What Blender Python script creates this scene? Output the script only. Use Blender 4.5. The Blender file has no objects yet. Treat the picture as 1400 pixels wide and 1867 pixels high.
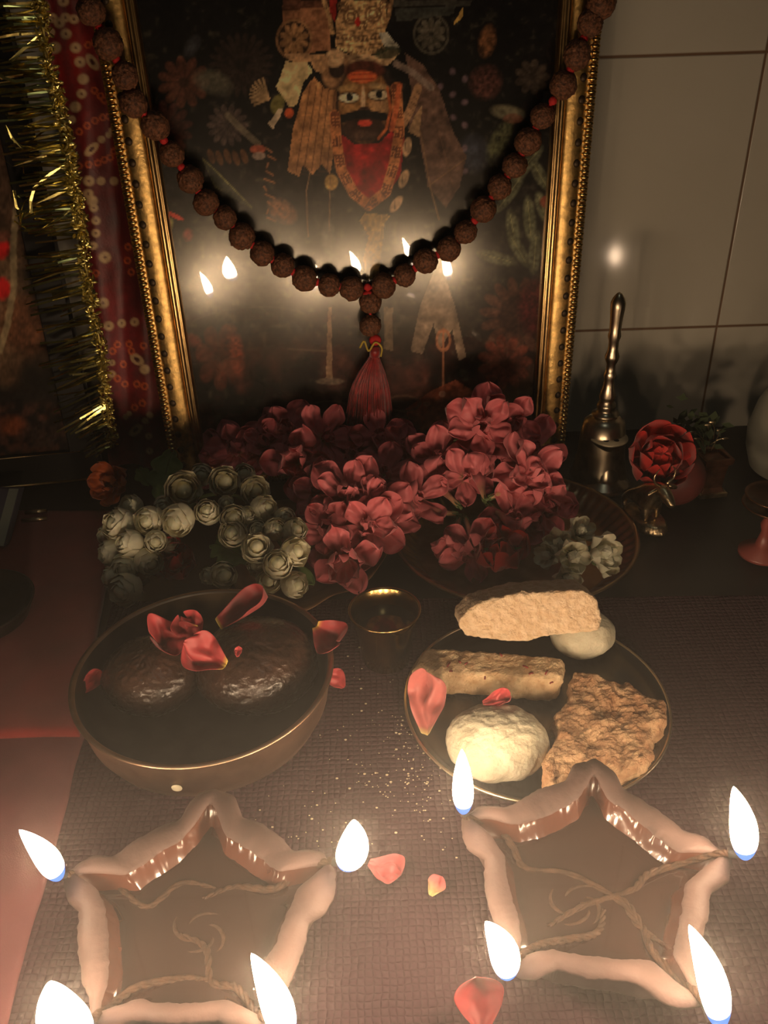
import bpy, bmesh, math, random
import numpy as np
from mathutils import Vector, Matrix, noise

R = math.radians
random.seed(11)
SC = bpy.context.scene
COL = SC.collection

# ------------------------------------------------------------------ camera
H = 0.38                      # lens height above the altar top
FPX = 1600.0                  # focal length for the 1400x1867 frame
PITCH, ROLL = 32.0, -1.9
cam_d = bpy.data.cameras.new('camera')
cam_d.sensor_fit = 'VERTICAL'
cam_d.sensor_height = 36.0
cam_d.lens = FPX / 1867.0 * 36.0
cam_d.clip_start = 0.01
cam_o = bpy.data.objects.new('camera', cam_d)
COL.objects.link(cam_o)
CM = Matrix.Rotation(R(90 - PITCH), 3, 'X') @ Matrix.Rotation(R(ROLL), 3, 'Z')
CP = Vector((0, 0, H))
cam_o.matrix_world = Matrix.Translation(CP) @ CM.to_4x4()
SC.camera = cam_o

# ------------------------------------------------------------------ world, exposure
W = bpy.data.worlds.new('night_room')
SC.world = W
W.use_nodes = True
W.node_tree.nodes['Background'].inputs[0].default_value = (1.0, 0.78, 0.55, 1)
W.node_tree.nodes['Background'].inputs[1].default_value = 0.006
FLAME = 118.0                  # radiance of the oil flames
GLARE_BASE, GLARE_PEAK, GLARE_SIZE = 0.003, 0.44, 0.155   # lens glare built as a thin added haze, thicker round the burning lamps
# the dim ceiling lamp of the room, high above the altar
lamp_d = bpy.data.lights.new('ceiling_lamp', 'AREA')
lamp_d.shape = 'DISK'; lamp_d.size = 0.16; lamp_d.energy = 0.42; lamp_d.color = (0.92, 1.0, 0.86)
lamp_o = bpy.data.objects.new('ceiling_lamp', lamp_d); COL.objects.link(lamp_o)
lamp_o.location = (0.10, 0.05, 1.55)
lamp_o.rotation_euler = (R(-16), 0, 0)
SC.view_settings.view_transform = 'Standard'
SC.view_settings.look = 'None'
SC.view_settings.exposure = 0.22
SC.view_settings.gamma = 1.0
SC.view_settings.use_curve_mapping = False
SC.cycles.sample_clamp_indirect = 4.0
SC.cycles.use_denoising = True
SC.cycles.max_bounces = 6
SC.cycles.volume_bounces = 0
SC.cycles.caustics_reflective = False
SC.cycles.caustics_refractive = False

# ------------------------------------------------------------------ measuring helpers
def ray(px, py):
    return CM @ Vector(((px - 700) / FPX, -(py - 933.5) / FPX, -1.0))
def at(px, py, z=0.0):
    d = ray(px, py)
    t = (z - H) / d.z
    return CP + d * t
def atY(px, py, Y):
    d = ray(px, py)
    return CP + d * (Y / d.y)
def onplane(px, py, p0, n):
    d = ray(px, py)
    return CP + d * ((p0 - CP).dot(n) / d.dot(n))
def proj(p):
    q = CM.transposed() @ (p - CP)
    return 700 + FPX * q.x / -q.z, 933.5 - FPX * q.y / -q.z
def mpp(p):
    """metres per pixel at p"""
    q = CM.transposed() @ (p - CP)
    return -q.z / FPX

# ------------------------------------------------------------------ materials
def srgb(r, g, b):
    def f(c):
        c /= 255.0
        return c / 12.92 if c <= 0.04045 else ((c + 0.055) / 1.055) ** 2.4
    return (f(r), f(g), f(b), 1.0)

def mat(name, col=(0.5, 0.5, 0.5), rough=0.5, metal=0.0, var=0.0, vscale=60, bump=0.0, bscale=200, bdist=0.0005,
        vcol=False, sss=0.0, coat=0.0, spec=0.5, sheen=0.0, trans=0.0, dark=None, coat_rough=0.03, detail=4):
    m = bpy.data.materials.new(name)
    m.use_nodes = True
    nt = m.node_tree
    b = nt.nodes['Principled BSDF']
    I = b.inputs
    I['Base Color'].default_value = (*col[:3], 1)
    I['Roughness'].default_value = rough
    I['Metallic'].default_value = metal
    I['Specular IOR Level'].default_value = spec
    I['Coat Weight'].default_value = coat
    I['Coat Roughness'].default_value = coat_rough
    I['Sheen Weight'].default_value = sheen
    if sss:
        I['Subsurface Weight'].default_value = sss
        I['Subsurface Radius'].default_value = (0.006, 0.003, 0.002)
        I['Subsurface Scale'].default_value = 1.0
    tc = nt.nodes.new('ShaderNodeTexCoord')
    src = None
    if vcol:
        a = nt.nodes.new('ShaderNodeVertexColor')
        a.layer_name = 'Col'
        src = a.outputs['Color']
    if var or dark:
        n = nt.nodes.new('ShaderNodeTexNoise')
        n.inputs['Scale'].default_value = vscale
        n.inputs['Detail'].default_value = detail
        nt.links.new(tc.outputs['Object'], n.inputs['Vector'])
        rp = nt.nodes.new('ShaderNodeMapRange')
        rp.inputs['From Min'].default_value = 0.35
        rp.inputs['From Max'].default_value = 0.65
        nt.links.new(n.outputs['Fac'], rp.inputs['Value'])
        mx = nt.nodes.new('ShaderNodeMix')
        mx.data_type = 'RGBA'
        d = dark if dark else tuple(c * (1 - var) for c in col[:3])
        if src is not None:
            mx.blend_type = 'MULTIPLY'
            mx.inputs[0].default_value = 1.0
            cr = nt.nodes.new('ShaderNodeMapRange')
            cr.inputs['To Min'].default_value = 1 - var
            nt.links.new(rp.outputs['Result'], cr.inputs['Value'])
            nt.links.new(src, mx.inputs[6])
            nt.links.new(cr.outputs['Result'], mx.inputs[7])
        else:
            nt.links.new(rp.outputs['Result'], mx.inputs[0])
            mx.inputs[6].default_value = (*d[:3], 1)
            mx.inputs[7].default_value = (*col[:3], 1)
        src = mx.outputs[2]
    if src is not None:
        nt.links.new(src, I['Base Color'])
    if bump:
        n = nt.nodes.new('ShaderNodeTexNoise')
        n.inputs['Scale'].default_value = bscale
        n.inputs['Detail'].default_value = 5
        nt.links.new(tc.outputs['Object'], n.inputs['Vector'])
        bp = nt.nodes.new('ShaderNodeBump')
        bp.inputs['Strength'].default_value = bump
        bp.inputs['Distance'].default_value = bdist
        nt.links.new(n.outputs['Fac'], bp.inputs['Height'])
        nt.links.new(bp.outputs['Normal'], I['Normal'])
    if trans:
        t = nt.nodes.new('ShaderNodeBsdfTranslucent')
        if src is not None:
            nt.links.new(src, t.inputs['Color'])
        else:
            t.inputs['Color'].default_value = (*col[:3], 1)
        ms = nt.nodes.new('ShaderNodeMixShader')
        ms.inputs[0].default_value = trans
        nt.links.new(b.outputs[0], ms.inputs[1])
        nt.links.new(t.outputs[0], ms.inputs[2])
        nt.links.new(ms.outputs[0], nt.nodes['Material Output'].inputs['Surface'])
    return m

# ------------------------------------------------------------------ mesh builder
class MB:
    def __init__(s):
        s.v = []; s.f = []; s.c = []
    def add(s, vs, fs, col=None):
        o = len(s.v)
        s.v += [Vector(p) for p in vs]
        s.f += [tuple(i + o for i in f) for f in fs]
        if col is None: s.c += [(1, 1, 1)] * len(vs)
        elif callable(col): s.c += [col(i) for i in range(len(vs))]
        else: s.c += [col] * len(vs)
        return s
    def grid(s, fn, nu, nv, cu=False, cv=False, colf=None):
        vs = []; cs = []
        for i in range(nu):
            for j in range(nv):
                u = i / (nu if cu else nu - 1); v = j / (nv if cv else nv - 1)
                vs.append(fn(u, v))
                if colf: cs.append(colf(u, v))
        fs = []
        for i in range(nu if cu else nu - 1):
            for j in range(nv if cv else nv - 1):
                a = i * nv + j; b = i * nv + (j + 1) % nv
                c = ((i + 1) % nu) * nv + (j + 1) % nv; d = ((i + 1) % nu) * nv + j
                fs.append((a, b, c, d))
        s.add(vs, fs, (lambda i: cs[i]) if colf else None)
        return s
    def lathe(s, prof, c=(0, 0, 0), n=64, wob=None, col=None):
        """prof: list of (r, z) from the axis outwards; closed if first and last r are 0"""
        c = Vector(c)
        vs = []
        for (r, z) in prof:
            for k in range(n):
                a = 2 * math.pi * k / n
                rr = r * (wob(a, z) if wob else 1)
                vs.append(c + Vector((rr * math.cos(a), rr * math.sin(a), z)))
        fs = []
        for i in range(len(prof) - 1):
            for k in range(n):
                k2 = (k + 1) % n
                fs.append((i * n + k, i * n + k2, (i + 1) * n + k2, (i + 1) * n + k))
        s.add(vs, fs, col)
        return s
    def tube(s, pts, rad, n=8, cap=True, col=None):
        pts = [Vector(p) for p in pts]
        m = len(pts)
        vs = []; up = Vector((0.13, 0.31, 0.94)).normalized()
        prev = None
        for i, p in enumerate(pts):
            t = (pts[min(i + 1, m - 1)] - pts[max(i - 1, 0)])
            if t.length < 1e-9: t = Vector((0, 0, 1))
            t.normalize()
            if prev is None:
                a = t.cross(up)
                if a.length < 1e-3: a = t.cross(Vector((1, 0, 0)))
            else:
                a = prev - t * prev.dot(t)
            a.normalize(); prev = a
            b = t.cross(a)
            r = rad(i / (m - 1)) if callable(rad) else rad
            for k in range(n):
                an = 2 * math.pi * k / n
                vs.append(p + (a * math.cos(an) + b * math.sin(an)) * r)
        fs = []
        for i in range(m - 1):
            for k in range(n):
                k2 = (k + 1) % n
                fs.append((i * n + k, i * n + k2, (i + 1) * n + k2, (i + 1) * n + k))
        if cap:
            fs.append(tuple(range(n - 1, -1, -1)))
            fs.append(tuple((m - 1) * n + k for k in range(n)))
        s.add(vs, fs, col)
        return s
    def box(s, lo, hi, M=None, col=None):
        x0, y0, z0 = lo; x1, y1, z1 = hi
        vs = [Vector(p) for p in ((x0, y0, z0), (x1, y0, z0), (x1, y1, z0), (x0, y1, z0), (x0, y0, z1), (x1, y0, z1), (x1, y1, z1), (x0, y1, z1))]
        if M: vs = [M @ p for p in vs]
        s.add(vs, [(0, 3, 2, 1), (4, 5, 6, 7), (0, 1, 5, 4), (1, 2, 6, 5), (2, 3, 7, 6), (3, 0, 4, 7)], col)
        return s
    def ball(s, c, rx, ry=None, rz=None, nu=20, nv=12, fn=None, M=None, col=None):
        ry = ry or rx; rz = rz or rx
        c = Vector(c)
        vs = []
        for i in range(nv + 1):
            th = math.pi * i / nv
            for k in range(nu):
                a = 2 * math.pi * k / nu
                d = Vector((math.sin(th) * math.cos(a), math.sin(th) * math.sin(a), math.cos(th)))
                q = fn(d) if fn else 1.0
                p = Vector((d.x * rx * q, d.y * ry * q, d.z * rz * q))
                if M: p = M @ p
                vs.append(c + p)
        fs = []
        for i in range(nv):
            for k in range(nu):
                k2 = (k + 1) % nu
                fs.append((i * nu + k, (i + 1) * nu + k, (i + 1) * nu + k2, i * nu + k2))
        s.add(vs, fs, col)
        return s
    def xf(s, M):
        s.v = [M @ p for p in s.v]
        return s
    def build(s, name, material, parent=None, smooth=True, org=None, thick=0, sub=0, vcol=False, bevel=0, offset=0):
        """vertices are world coordinates; org (or the parent's own place) becomes the object's origin"""
        me = bpy.data.meshes.new(name)
        o0 = Vector((0, 0, 0))
        loc = Vector((0, 0, 0))
        if parent is not None: o0 = Vector(parent.get('_o', (0, 0, 0)))
        elif org is not None:
            o0 = Vector(org); loc = o0
        me.from_pydata([tuple(p - o0) for p in s.v], [], s.f)
        bm = bmesh.new(); bm.from_mesh(me)
        if not vcol:
            bmesh.ops.remove_doubles(bm, verts=bm.verts, dist=1e-6)
            bmesh.ops.dissolve_degenerate(bm, edges=bm.edges, dist=1e-7)
        bmesh.ops.recalc_face_normals(bm, faces=bm.faces)
        bm.to_mesh(me); bm.free()
        if vcol:
            at_ = me.color_attributes.new('Col', 'FLOAT_COLOR', 'POINT')
            buf = np.ones((len(me.vertices), 4), dtype=np.float32)
            buf[:, :3] = np.array([c[:3] for c in s.c], dtype=np.float32)
            at_.data.foreach_set('color', buf.ravel())
        if smooth:
            me.polygons.foreach_set('use_smooth', [True] * len(me.polygons))
        me.materials.append(material)
        o = bpy.data.objects.new(name, me)
        COL.objects.link(o)
        o.location = loc
        if parent is not None:
            o.parent = parent
        o['_o'] = tuple(o0)
        if bevel:
            md = o.modifiers.new('bevel', 'BEVEL'); md.width = bevel; md.segments = 2; md.limit_method = 'ANGLE'
        if thick:
            md = o.modifiers.new('thick', 'SOLIDIFY'); md.thickness = thick; md.offset = offset
        if sub:
            md = o.modifiers.new('sub', 'SUBSURF'); md.levels = sub; md.render_levels = sub
        return o

def tag(o, label, cat, group=None, kind=None):
    o['label'] = label; o['category'] = cat
    if group: o['group'] = group
    if kind: o['kind'] = kind
    return o
def thing(name, loc, label, cat, group=None, M=None):
    o = bpy.data.objects.new(name, None)
    o.empty_display_size = 0.01
    COL.objects.link(o)
    o.location = loc
    if M is not None:
        o.matrix_world = Matrix.Translation(loc) @ M.to_4x4()
        o['_o'] = (0.0, 0.0, 0.0)
    else:
        o['_o'] = tuple(loc)
    return tag(o, label, cat, group)
def struct(o):
    o['kind'] = 'structure'
    return o
def basis(z, spin=0.0):
    """rotation whose local Z looks along z"""
    z = Vector(z).normalized()
    q = z.to_track_quat('Z', 'Y').to_matrix()
    return q @ Matrix.Rotation(spin, 3, 'Z')
def nz(p, s=1.0):
    return noise.noise(Vector(p) * s)
def spline(pts, n):
    """Catmull-Rom through pts"""
    pts = [Vector(p) for p in pts]
    P = [2 * pts[0] - pts[1]] + pts + [2 * pts[-1] - pts[-2]]
    out = []
    m = len(pts) - 1
    for k in range(n):
        t = k / (n - 1) * m
        i = min(int(t), m - 1); t -= i
        a, b, c, d = P[i], P[i + 1], P[i + 2], P[i + 3]
        out.append(0.5 * ((2 * b) + (c - a) * t + (2 * a - 5 * b + 4 * c - d) * t * t + (3 * b - a - 3 * c + d) * t ** 3))
    return out

# ================================================================== SETTING
YW = 0.745
# tiled wall: grout lines drawn by the material from measured joints
ja = atY(1333, 450, YW); jb = atY(1220, 598, YW); jc = atY(1230, 100, YW)
TILE_H = jc.z - jb.z
TILE_W = TILE_H * 0.78
m_wall = bpy.data.materials.new('glazed_wall_tile'); m_wall.use_nodes = True
def build_wall_mat():
    nt = m_wall.node_tree; N = nt.nodes; L = nt.links
    b = N['Principled BSDF']
    tc = N.new('ShaderNodeTexCoord'); sp = N.new('ShaderNodeSeparateXYZ')
    L.new(tc.outputs['Object'], sp.inputs[0])
    def line(sock, off, per, half):
        a = N.new('ShaderNodeMath'); a.operation = 'SUBTRACT'; a.inputs[1].default_value = off; L.new(sock, a.inputs[0])
        c = N.new('ShaderNodeMath'); c.operation = 'PINGPONG'; c.inputs[1].default_value = per / 2; L.new(a.outputs[0], c.inputs[0])
        d = N.new('ShaderNodeMapRange'); d.inputs['From Min'].default_value = half * 0.6; d.inputs['From Max'].default_value = half * 1.6
        L.new(c.outputs[0], d.inputs['Value'])
        return d.outputs['Result']
    lx = line(sp.outputs[0], ja.x, TILE_W, 0.0009); lz = line(sp.outputs[2], jb.z, TILE_H, 0.0010)
    mn = N.new('ShaderNodeMath'); mn.operation = 'MINIMUM'; L.new(lx, mn.inputs[0]); L.new(lz, mn.inputs[1])
    n = N.new('ShaderNodeTexNoise'); n.inputs['Scale'].default_value = 7; n.inputs['Detail'].default_value = 6
    L.new(tc.outputs['Object'], n.inputs['Vector'])
    m1 = N.new('ShaderNodeMix'); m1.data_type = 'RGBA'; L.new(n.outputs['Fac'], m1.inputs[0])
    m1.inputs[6].default_value = (0.46, 0.42, 0.34, 1); m1.inputs[7].default_value = (0.55, 0.51, 0.43, 1)
    m2 = N.new('ShaderNodeMix'); m2.data_type = 'RGBA'; L.new(mn.outputs[0], m2.inputs[0])
    m2.inputs[6].default_value = (0.16, 0.09, 0.05, 1); L.new(m1.outputs[2], m2.inputs[7])
    L.new(m2.outputs[2], b.inputs['Base Color'])
    rr = N.new('ShaderNodeMapRange'); rr.inputs['To Min'].default_value = 0.8; rr.inputs['To Max'].default_value = 0.10
    L.new(mn.outputs[0], rr.inputs['Value']); L.new(rr.outputs[0], b.inputs['Roughness'])
    bp = N.new('ShaderNodeBump'); bp.inputs['Strength'].default_value = 0.6; bp.inputs['Distance'].default_value = 0.0008
    L.new(mn.outputs[0], bp.inputs['Height']); L.new(bp.outputs[0], b.inputs['Normal'])
build_wall_mat()
struct(MB().box((-1.3, YW, -0.25), (1.3, YW + 0.03, 1.3)).build('wall_back', m_wall, smooth=False))
m_top = mat('black_stone', (0.018, 0.016, 0.017), 0.38, var=0.4, vscale=40, bump=0.15, bscale=500)
struct(MB().box((-1.3, -0.35, -0.04), (1.3, YW - 0.0005, -0.002)).build('floor', m_top, smooth=False))

# woven mat under the offerings
m_mat = bpy.data.materials.new('woven_mat'); m_mat.use_nodes = True
def build_weave():
    nt = m_mat.node_tree; N = nt.nodes; L = nt.links
    b = N['Principled BSDF']
    tc = N.new('ShaderNodeTexCoord'); sp = N.new('ShaderNodeSeparateXYZ')
    wn = N.new('ShaderNodeTexNoise'); wn.inputs['Scale'].default_value = 90; wn.inputs['Detail'].default_value = 3
    L.new(tc.outputs['Object'], wn.inputs['Vector'])
    va = N.new('ShaderNodeMix'); va.data_type = 'VECTOR'; va.inputs[0].default_value = 0.0030
    va.factor_mode = 'UNIFORM'
    L.new(tc.outputs['Object'], va.inputs[4]); L.new(wn.outputs['Color'], va.inputs[5])
    L.new(va.outputs[1], sp.inputs[0])
    def sn(sock, f, ph=0.0):
        a = N.new('ShaderNodeMath'); a.operation = 'MULTIPLY_ADD'; a.inputs[1].default_value = f; a.inputs[2].default_value = ph; L.new(sock, a.inputs[0])
        c = N.new('ShaderNodeMath'); c.operation = 'SINE'; L.new(a.outputs[0], c.inputs[0])
        return c.outputs[0]
    F = 2 * math.pi / 0.0068
    sx = sn(sp.outputs[0], F); sy = sn(sp.outputs[1], F)
    pr = N.new('ShaderNodeMath'); pr.operation = 'MULTIPLY'; L.new(sx, pr.inputs[0]); L.new(sy, pr.inputs[1])
    ab = N.new('ShaderNodeMath'); ab.operation = 'ABSOLUTE'; L.new(pr.outputs[0], ab.inputs[0])
    rt = N.new('ShaderNodeMath'); rt.operation = 'POWER'; rt.inputs[1].default_value = 0.5; L.new(ab.outputs[0], rt.inputs[0])
    nn = N.new('ShaderNodeTexNoise'); nn.inputs['Scale'].default_value = 26; nn.inputs['Detail'].default_value = 5
    L.new(tc.outputs['Object'], nn.inputs['Vector'])
    m1 = N.new('ShaderNodeMix'); m1.data_type = 'RGBA'; L.new(nn.outputs['Fac'], m1.inputs[0])
    m1.inputs[6].default_value = MATC[0]; m1.inputs[7].default_value = MATC[1]
    L.new(m1.outputs[2], b.inputs['Base Color'])
    b.inputs['Roughness'].default_value = 0.75; b.inputs['Specular IOR Level'].default_value = 0.15
    bp = N.new('ShaderNodeBump'); bp.inputs['Strength'].default_value = 1.0; bp.inputs['Distance'].default_value = 0.0009
    L.new(rt.outputs[0], bp.inputs['Height']); L.new(bp.outputs[0], b.inputs['Normal'])
MATC = ((0.042, 0.017, 0.024, 1), (0.064, 0.027, 0.036, 1))
build_weave()
def slab(pts, z0, z1, dens=None):
    m = MB(); n = len(pts)
    vs = [(p[0], p[1], z0) for p in pts] + [(p[0], p[1], z1) for p in pts]
    fs = [tuple(range(n - 1, -1, -1)), tuple(range(n, 2 * n))] + [(i, (i + 1) % n, n + (i + 1) % n, n + i) for i in range(n)]
    return m.add(vs, fs)
a_ = at(205, 1096, 0.0); b_ = at(10, 1840, 0.0)
d_ = (b_ - a_).normalized()
mat_pts = [a_ + d_ * -0.0, Vector((0.62, at(1250, 1112, 0).y, 0)), Vector((0.62, -0.1, 0)), a_ + d_ * 0.42]
tag(slab(mat_pts, -0.0018, 0.0).build('placemat', m_mat, smooth=False, bevel=0.0006),
    'dark plum woven mat spread under the two clay lamps', 'placemat')

# red cloth at the left: a folded layer lying on a duller one
m_red = mat('red_cotton', (0.27, 0.022, 0.020), 0.9, var=0.25, vscale=30, bump=0.5, bscale=1600, bdist=0.0003, sheen=0.3)
m_dull = mat('faded_red_cotton', (0.20, 0.065, 0.070), 0.9, var=0.2, vscale=30, bump=0.5, bscale=1600, bdist=0.0003)
def cloth(name, corners, z, th, m, label, cat):
    A, B, C_, D = [Vector(c) for c in corners]    # back left, back right, front right, front left
    mb = MB()
    def f(u, v):
        p = A.lerp(D, u).lerp(B.lerp(C_, u), v)
        p = p.copy(); p.z = z + 0.0006 * nz(p, 35)
        e = min(v * 60, (1 - v) * 60, (1 - u) * 60, u * 60, 1)
        p.z += th * math.sqrt(max(0, 1 - (1 - e) ** 2))
        w = 0.0012 * nz(p, 22)
        p.x += w; p.y += w
        return p
    def g(u, v):
        p = f(u, v); p.z = z
        return p
    mb.grid(f, 90, 60)
    o = mb.build(name, m, org=at(80, 1200, 0))
    md = o.modifiers.new('thick', 'SOLIDIFY'); md.thickness = 0.0008; md.offset = -1
    return tag(o, label, cat)
cloth('cotton_cloth', [at(-330, 1300, 0), at(168, 1300, 0), at(-5, 1930, 0), at(-330, 1930, 0)], -0.0012, 0.0018, m_dull,
      'dusty pink cotton cloth under the folded red one at the left edge', 'cloth')
cloth('folded_cloth', [at(-330, 925, 0.004), at(218, 930, 0.004), at(143, 1338, 0.004), at(-330, 1350, 0.004)], 0.0012, 0.0035, m_red,
      'bright red cotton cloth folded over beside the brass bowl', 'cloth')
# ================================================================== CENTRAL PICTURE
LEAN = 0.6
YAW = 4.0
F0 = at(660, 862, 0.0)                                   # foot of the big frame, front face
FX = Vector((math.cos(R(YAW)), math.sin(R(YAW)), 0))     # along its width
FN = Vector((math.sin(R(YAW)) * math.cos(R(LEAN)), -math.cos(R(YAW)) * math.cos(R(LEAN)), math.sin(R(LEAN))))  # its normal, towards the room
FU = FX.cross(-FN).normalized()
if FU.z < 0: FU = -FU
def onF(px, py, off=0.0):
    return onplane(px, py, F0 + FN * off, FN)
def fxz(p):
    d = p - F0
    return d.dot(FX), d.dot(FU)
xl, _ = fxz(onF(262, 400)); xr, _ = fxz(onF(1066, 400))
# clean rectangle from several measured heights
FXL = sum(fxz(onF(*p))[0] for p in ((203, 165), (255, 540), (300, 800))) / 3
FXR = sum(fxz(onF(*p))[0] for p in ((1081, 140), (1052, 540), (1030, 800))) / 3
FH = 0.56
BAR = 0.031
def FP(x, h, off):
    return F0 + FX * x + FU * h + FN * off
m_gold = mat('gilt_moulding', (0.85, 0.55, 0.20), 0.42, 1.0, var=0.45, vscale=180, bump=0.6, bscale=380, bdist=0.0005)
m_gold_in = mat('gilt_inner_lip', (0.62, 0.40, 0.17), 0.28, 1.0, var=0.3, vscale=90)
m_gold_d = mat('dark_notch', (0.05, 0.03, 0.015), 0.5, 0.6)  # notches are dark blobs set along the gilt band
m_bead = mat('gilt_beading', (0.85, 0.56, 0.2), 0.25, 1.0, var=0.3, vscale=300)
m_back = mat('frame_board', (0.06, 0.035, 0.02), 0.8)
fr = thing('framed_picture', FP(0, 0, 0), 'large gold framed deity picture leaning on the tiled wall, red flowers at its foot', 'picture')
# moulded band, swept round the rectangle
def bar_profile():
    # (distance from outer edge, height towards the room)
    return [(0.0, -0.012), (0.0, 0.004), (0.0065, 0.006), (0.0075, 0.0050), (0.0085, 0.0075), (0.0100, 0.0085), (0.0150, 0.0092), (0.0200, 0.0088), (0.0218, 0.0075), (0.0225, 0.0060)]
def sweep(prof, name, m, cut=0.0):
    mb = MB()
    for side in ('l', 'r', 'b', 't'):
        vs = []
        N = 60
        for i in range(N + 1):
            t = i / N
            for (d, hgt) in prof:
                x0, x1, h0, h1 = FXL + d, FXR - d, d, FH - d
                if side == 'l': vs.append(FP(x0, h0 + (h1 - h0) * t, hgt))
                elif side == 'r': vs.append(FP(x1, h0 + (h1 - h0) * t, hgt))
                elif side == 'b': vs.append(FP(x0 + (x1 - x0) * t, h0, hgt))
                else: vs.append(FP(x0 + (x1 - x0) * t, h1, hgt))
        k = len(prof)
        fs = [(i * k + j, i * k + j + 1, (i + 1) * k + j + 1, (i + 1) * k + j) for i in range(N) for j in range(k - 1)]
        mb.add(vs, fs)
    return mb.build(name, m, fr)
sweep(bar_profile(), 'gilt_moulding', m_gold)
sweep([(0.0225, 0.0060), (0.0228, 0.0085), (0.0245, 0.0098), (0.0262, 0.0090), (0.0270, 0.0065), (0.0278, 0.0072), (0.0292, 0.0066), (0.0300, 0.0030), (0.0300, -0.001)],
      'inner_lip', m_gold_in)
mb = MB()
def bead_row(mb, d, hgt, r, step):
    n = int((FH - 2 * d) / step)
    for i in range(n):
        h = d + (i + 0.5) * (FH - 2 * d) / n
        for x in (FXL + d, FXR - d):
            c = FP(x, h, hgt)
            mb.ball(c, r * 1.25, r * 0.8, r * 0.62, 8, 5)
    n = int((FXR - FXL - 2 * d) / step)
    for i in range(n):
        x = FXL + d + (i + 0.5) * (FXR - FXL - 2 * d) / n
        for h in (d, FH - d):
            mb.ball(FP(x, h, hgt), r * 0.62, r * 0.8, r * 1.25, 8, 5)
bead_row(mb, 0.0036, 0.0058, 0.0030, 0.0041)
mb.build('beaded_edge', m_bead, fr)
for x in (FXL + 0.0112, FXR - 0.0112):
    mb = MB()
    for i in range(int(FH / 0.0142)):
        mb.ball(FP(x, 0.0142 * (i + 0.7), 0.0086), 0.0028, 0.0014, 0.0030, 10, 6)
    mb.build('notch_row', m_gold_d, fr)
mb = MB()
V_ = [FP(FXL + 0.004, 0.004, -0.012), FP(FXR - 0.004, 0.004, -0.012), FP(FXR - 0.004, FH - 0.004, -0.012), FP(FXL + 0.004, FH - 0.004, -0.012)]
W_ = [p + FN * 0.006 for p in V_]
mb.add(V_ + W_, [(3, 2, 1, 0), (4, 5, 6, 7), (0, 1, 5, 4), (1, 2, 6, 5), (2, 3, 7, 6), (3, 0, 4, 7)])
mb.build('backing_board', m_back, fr, smooth=False)

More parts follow.
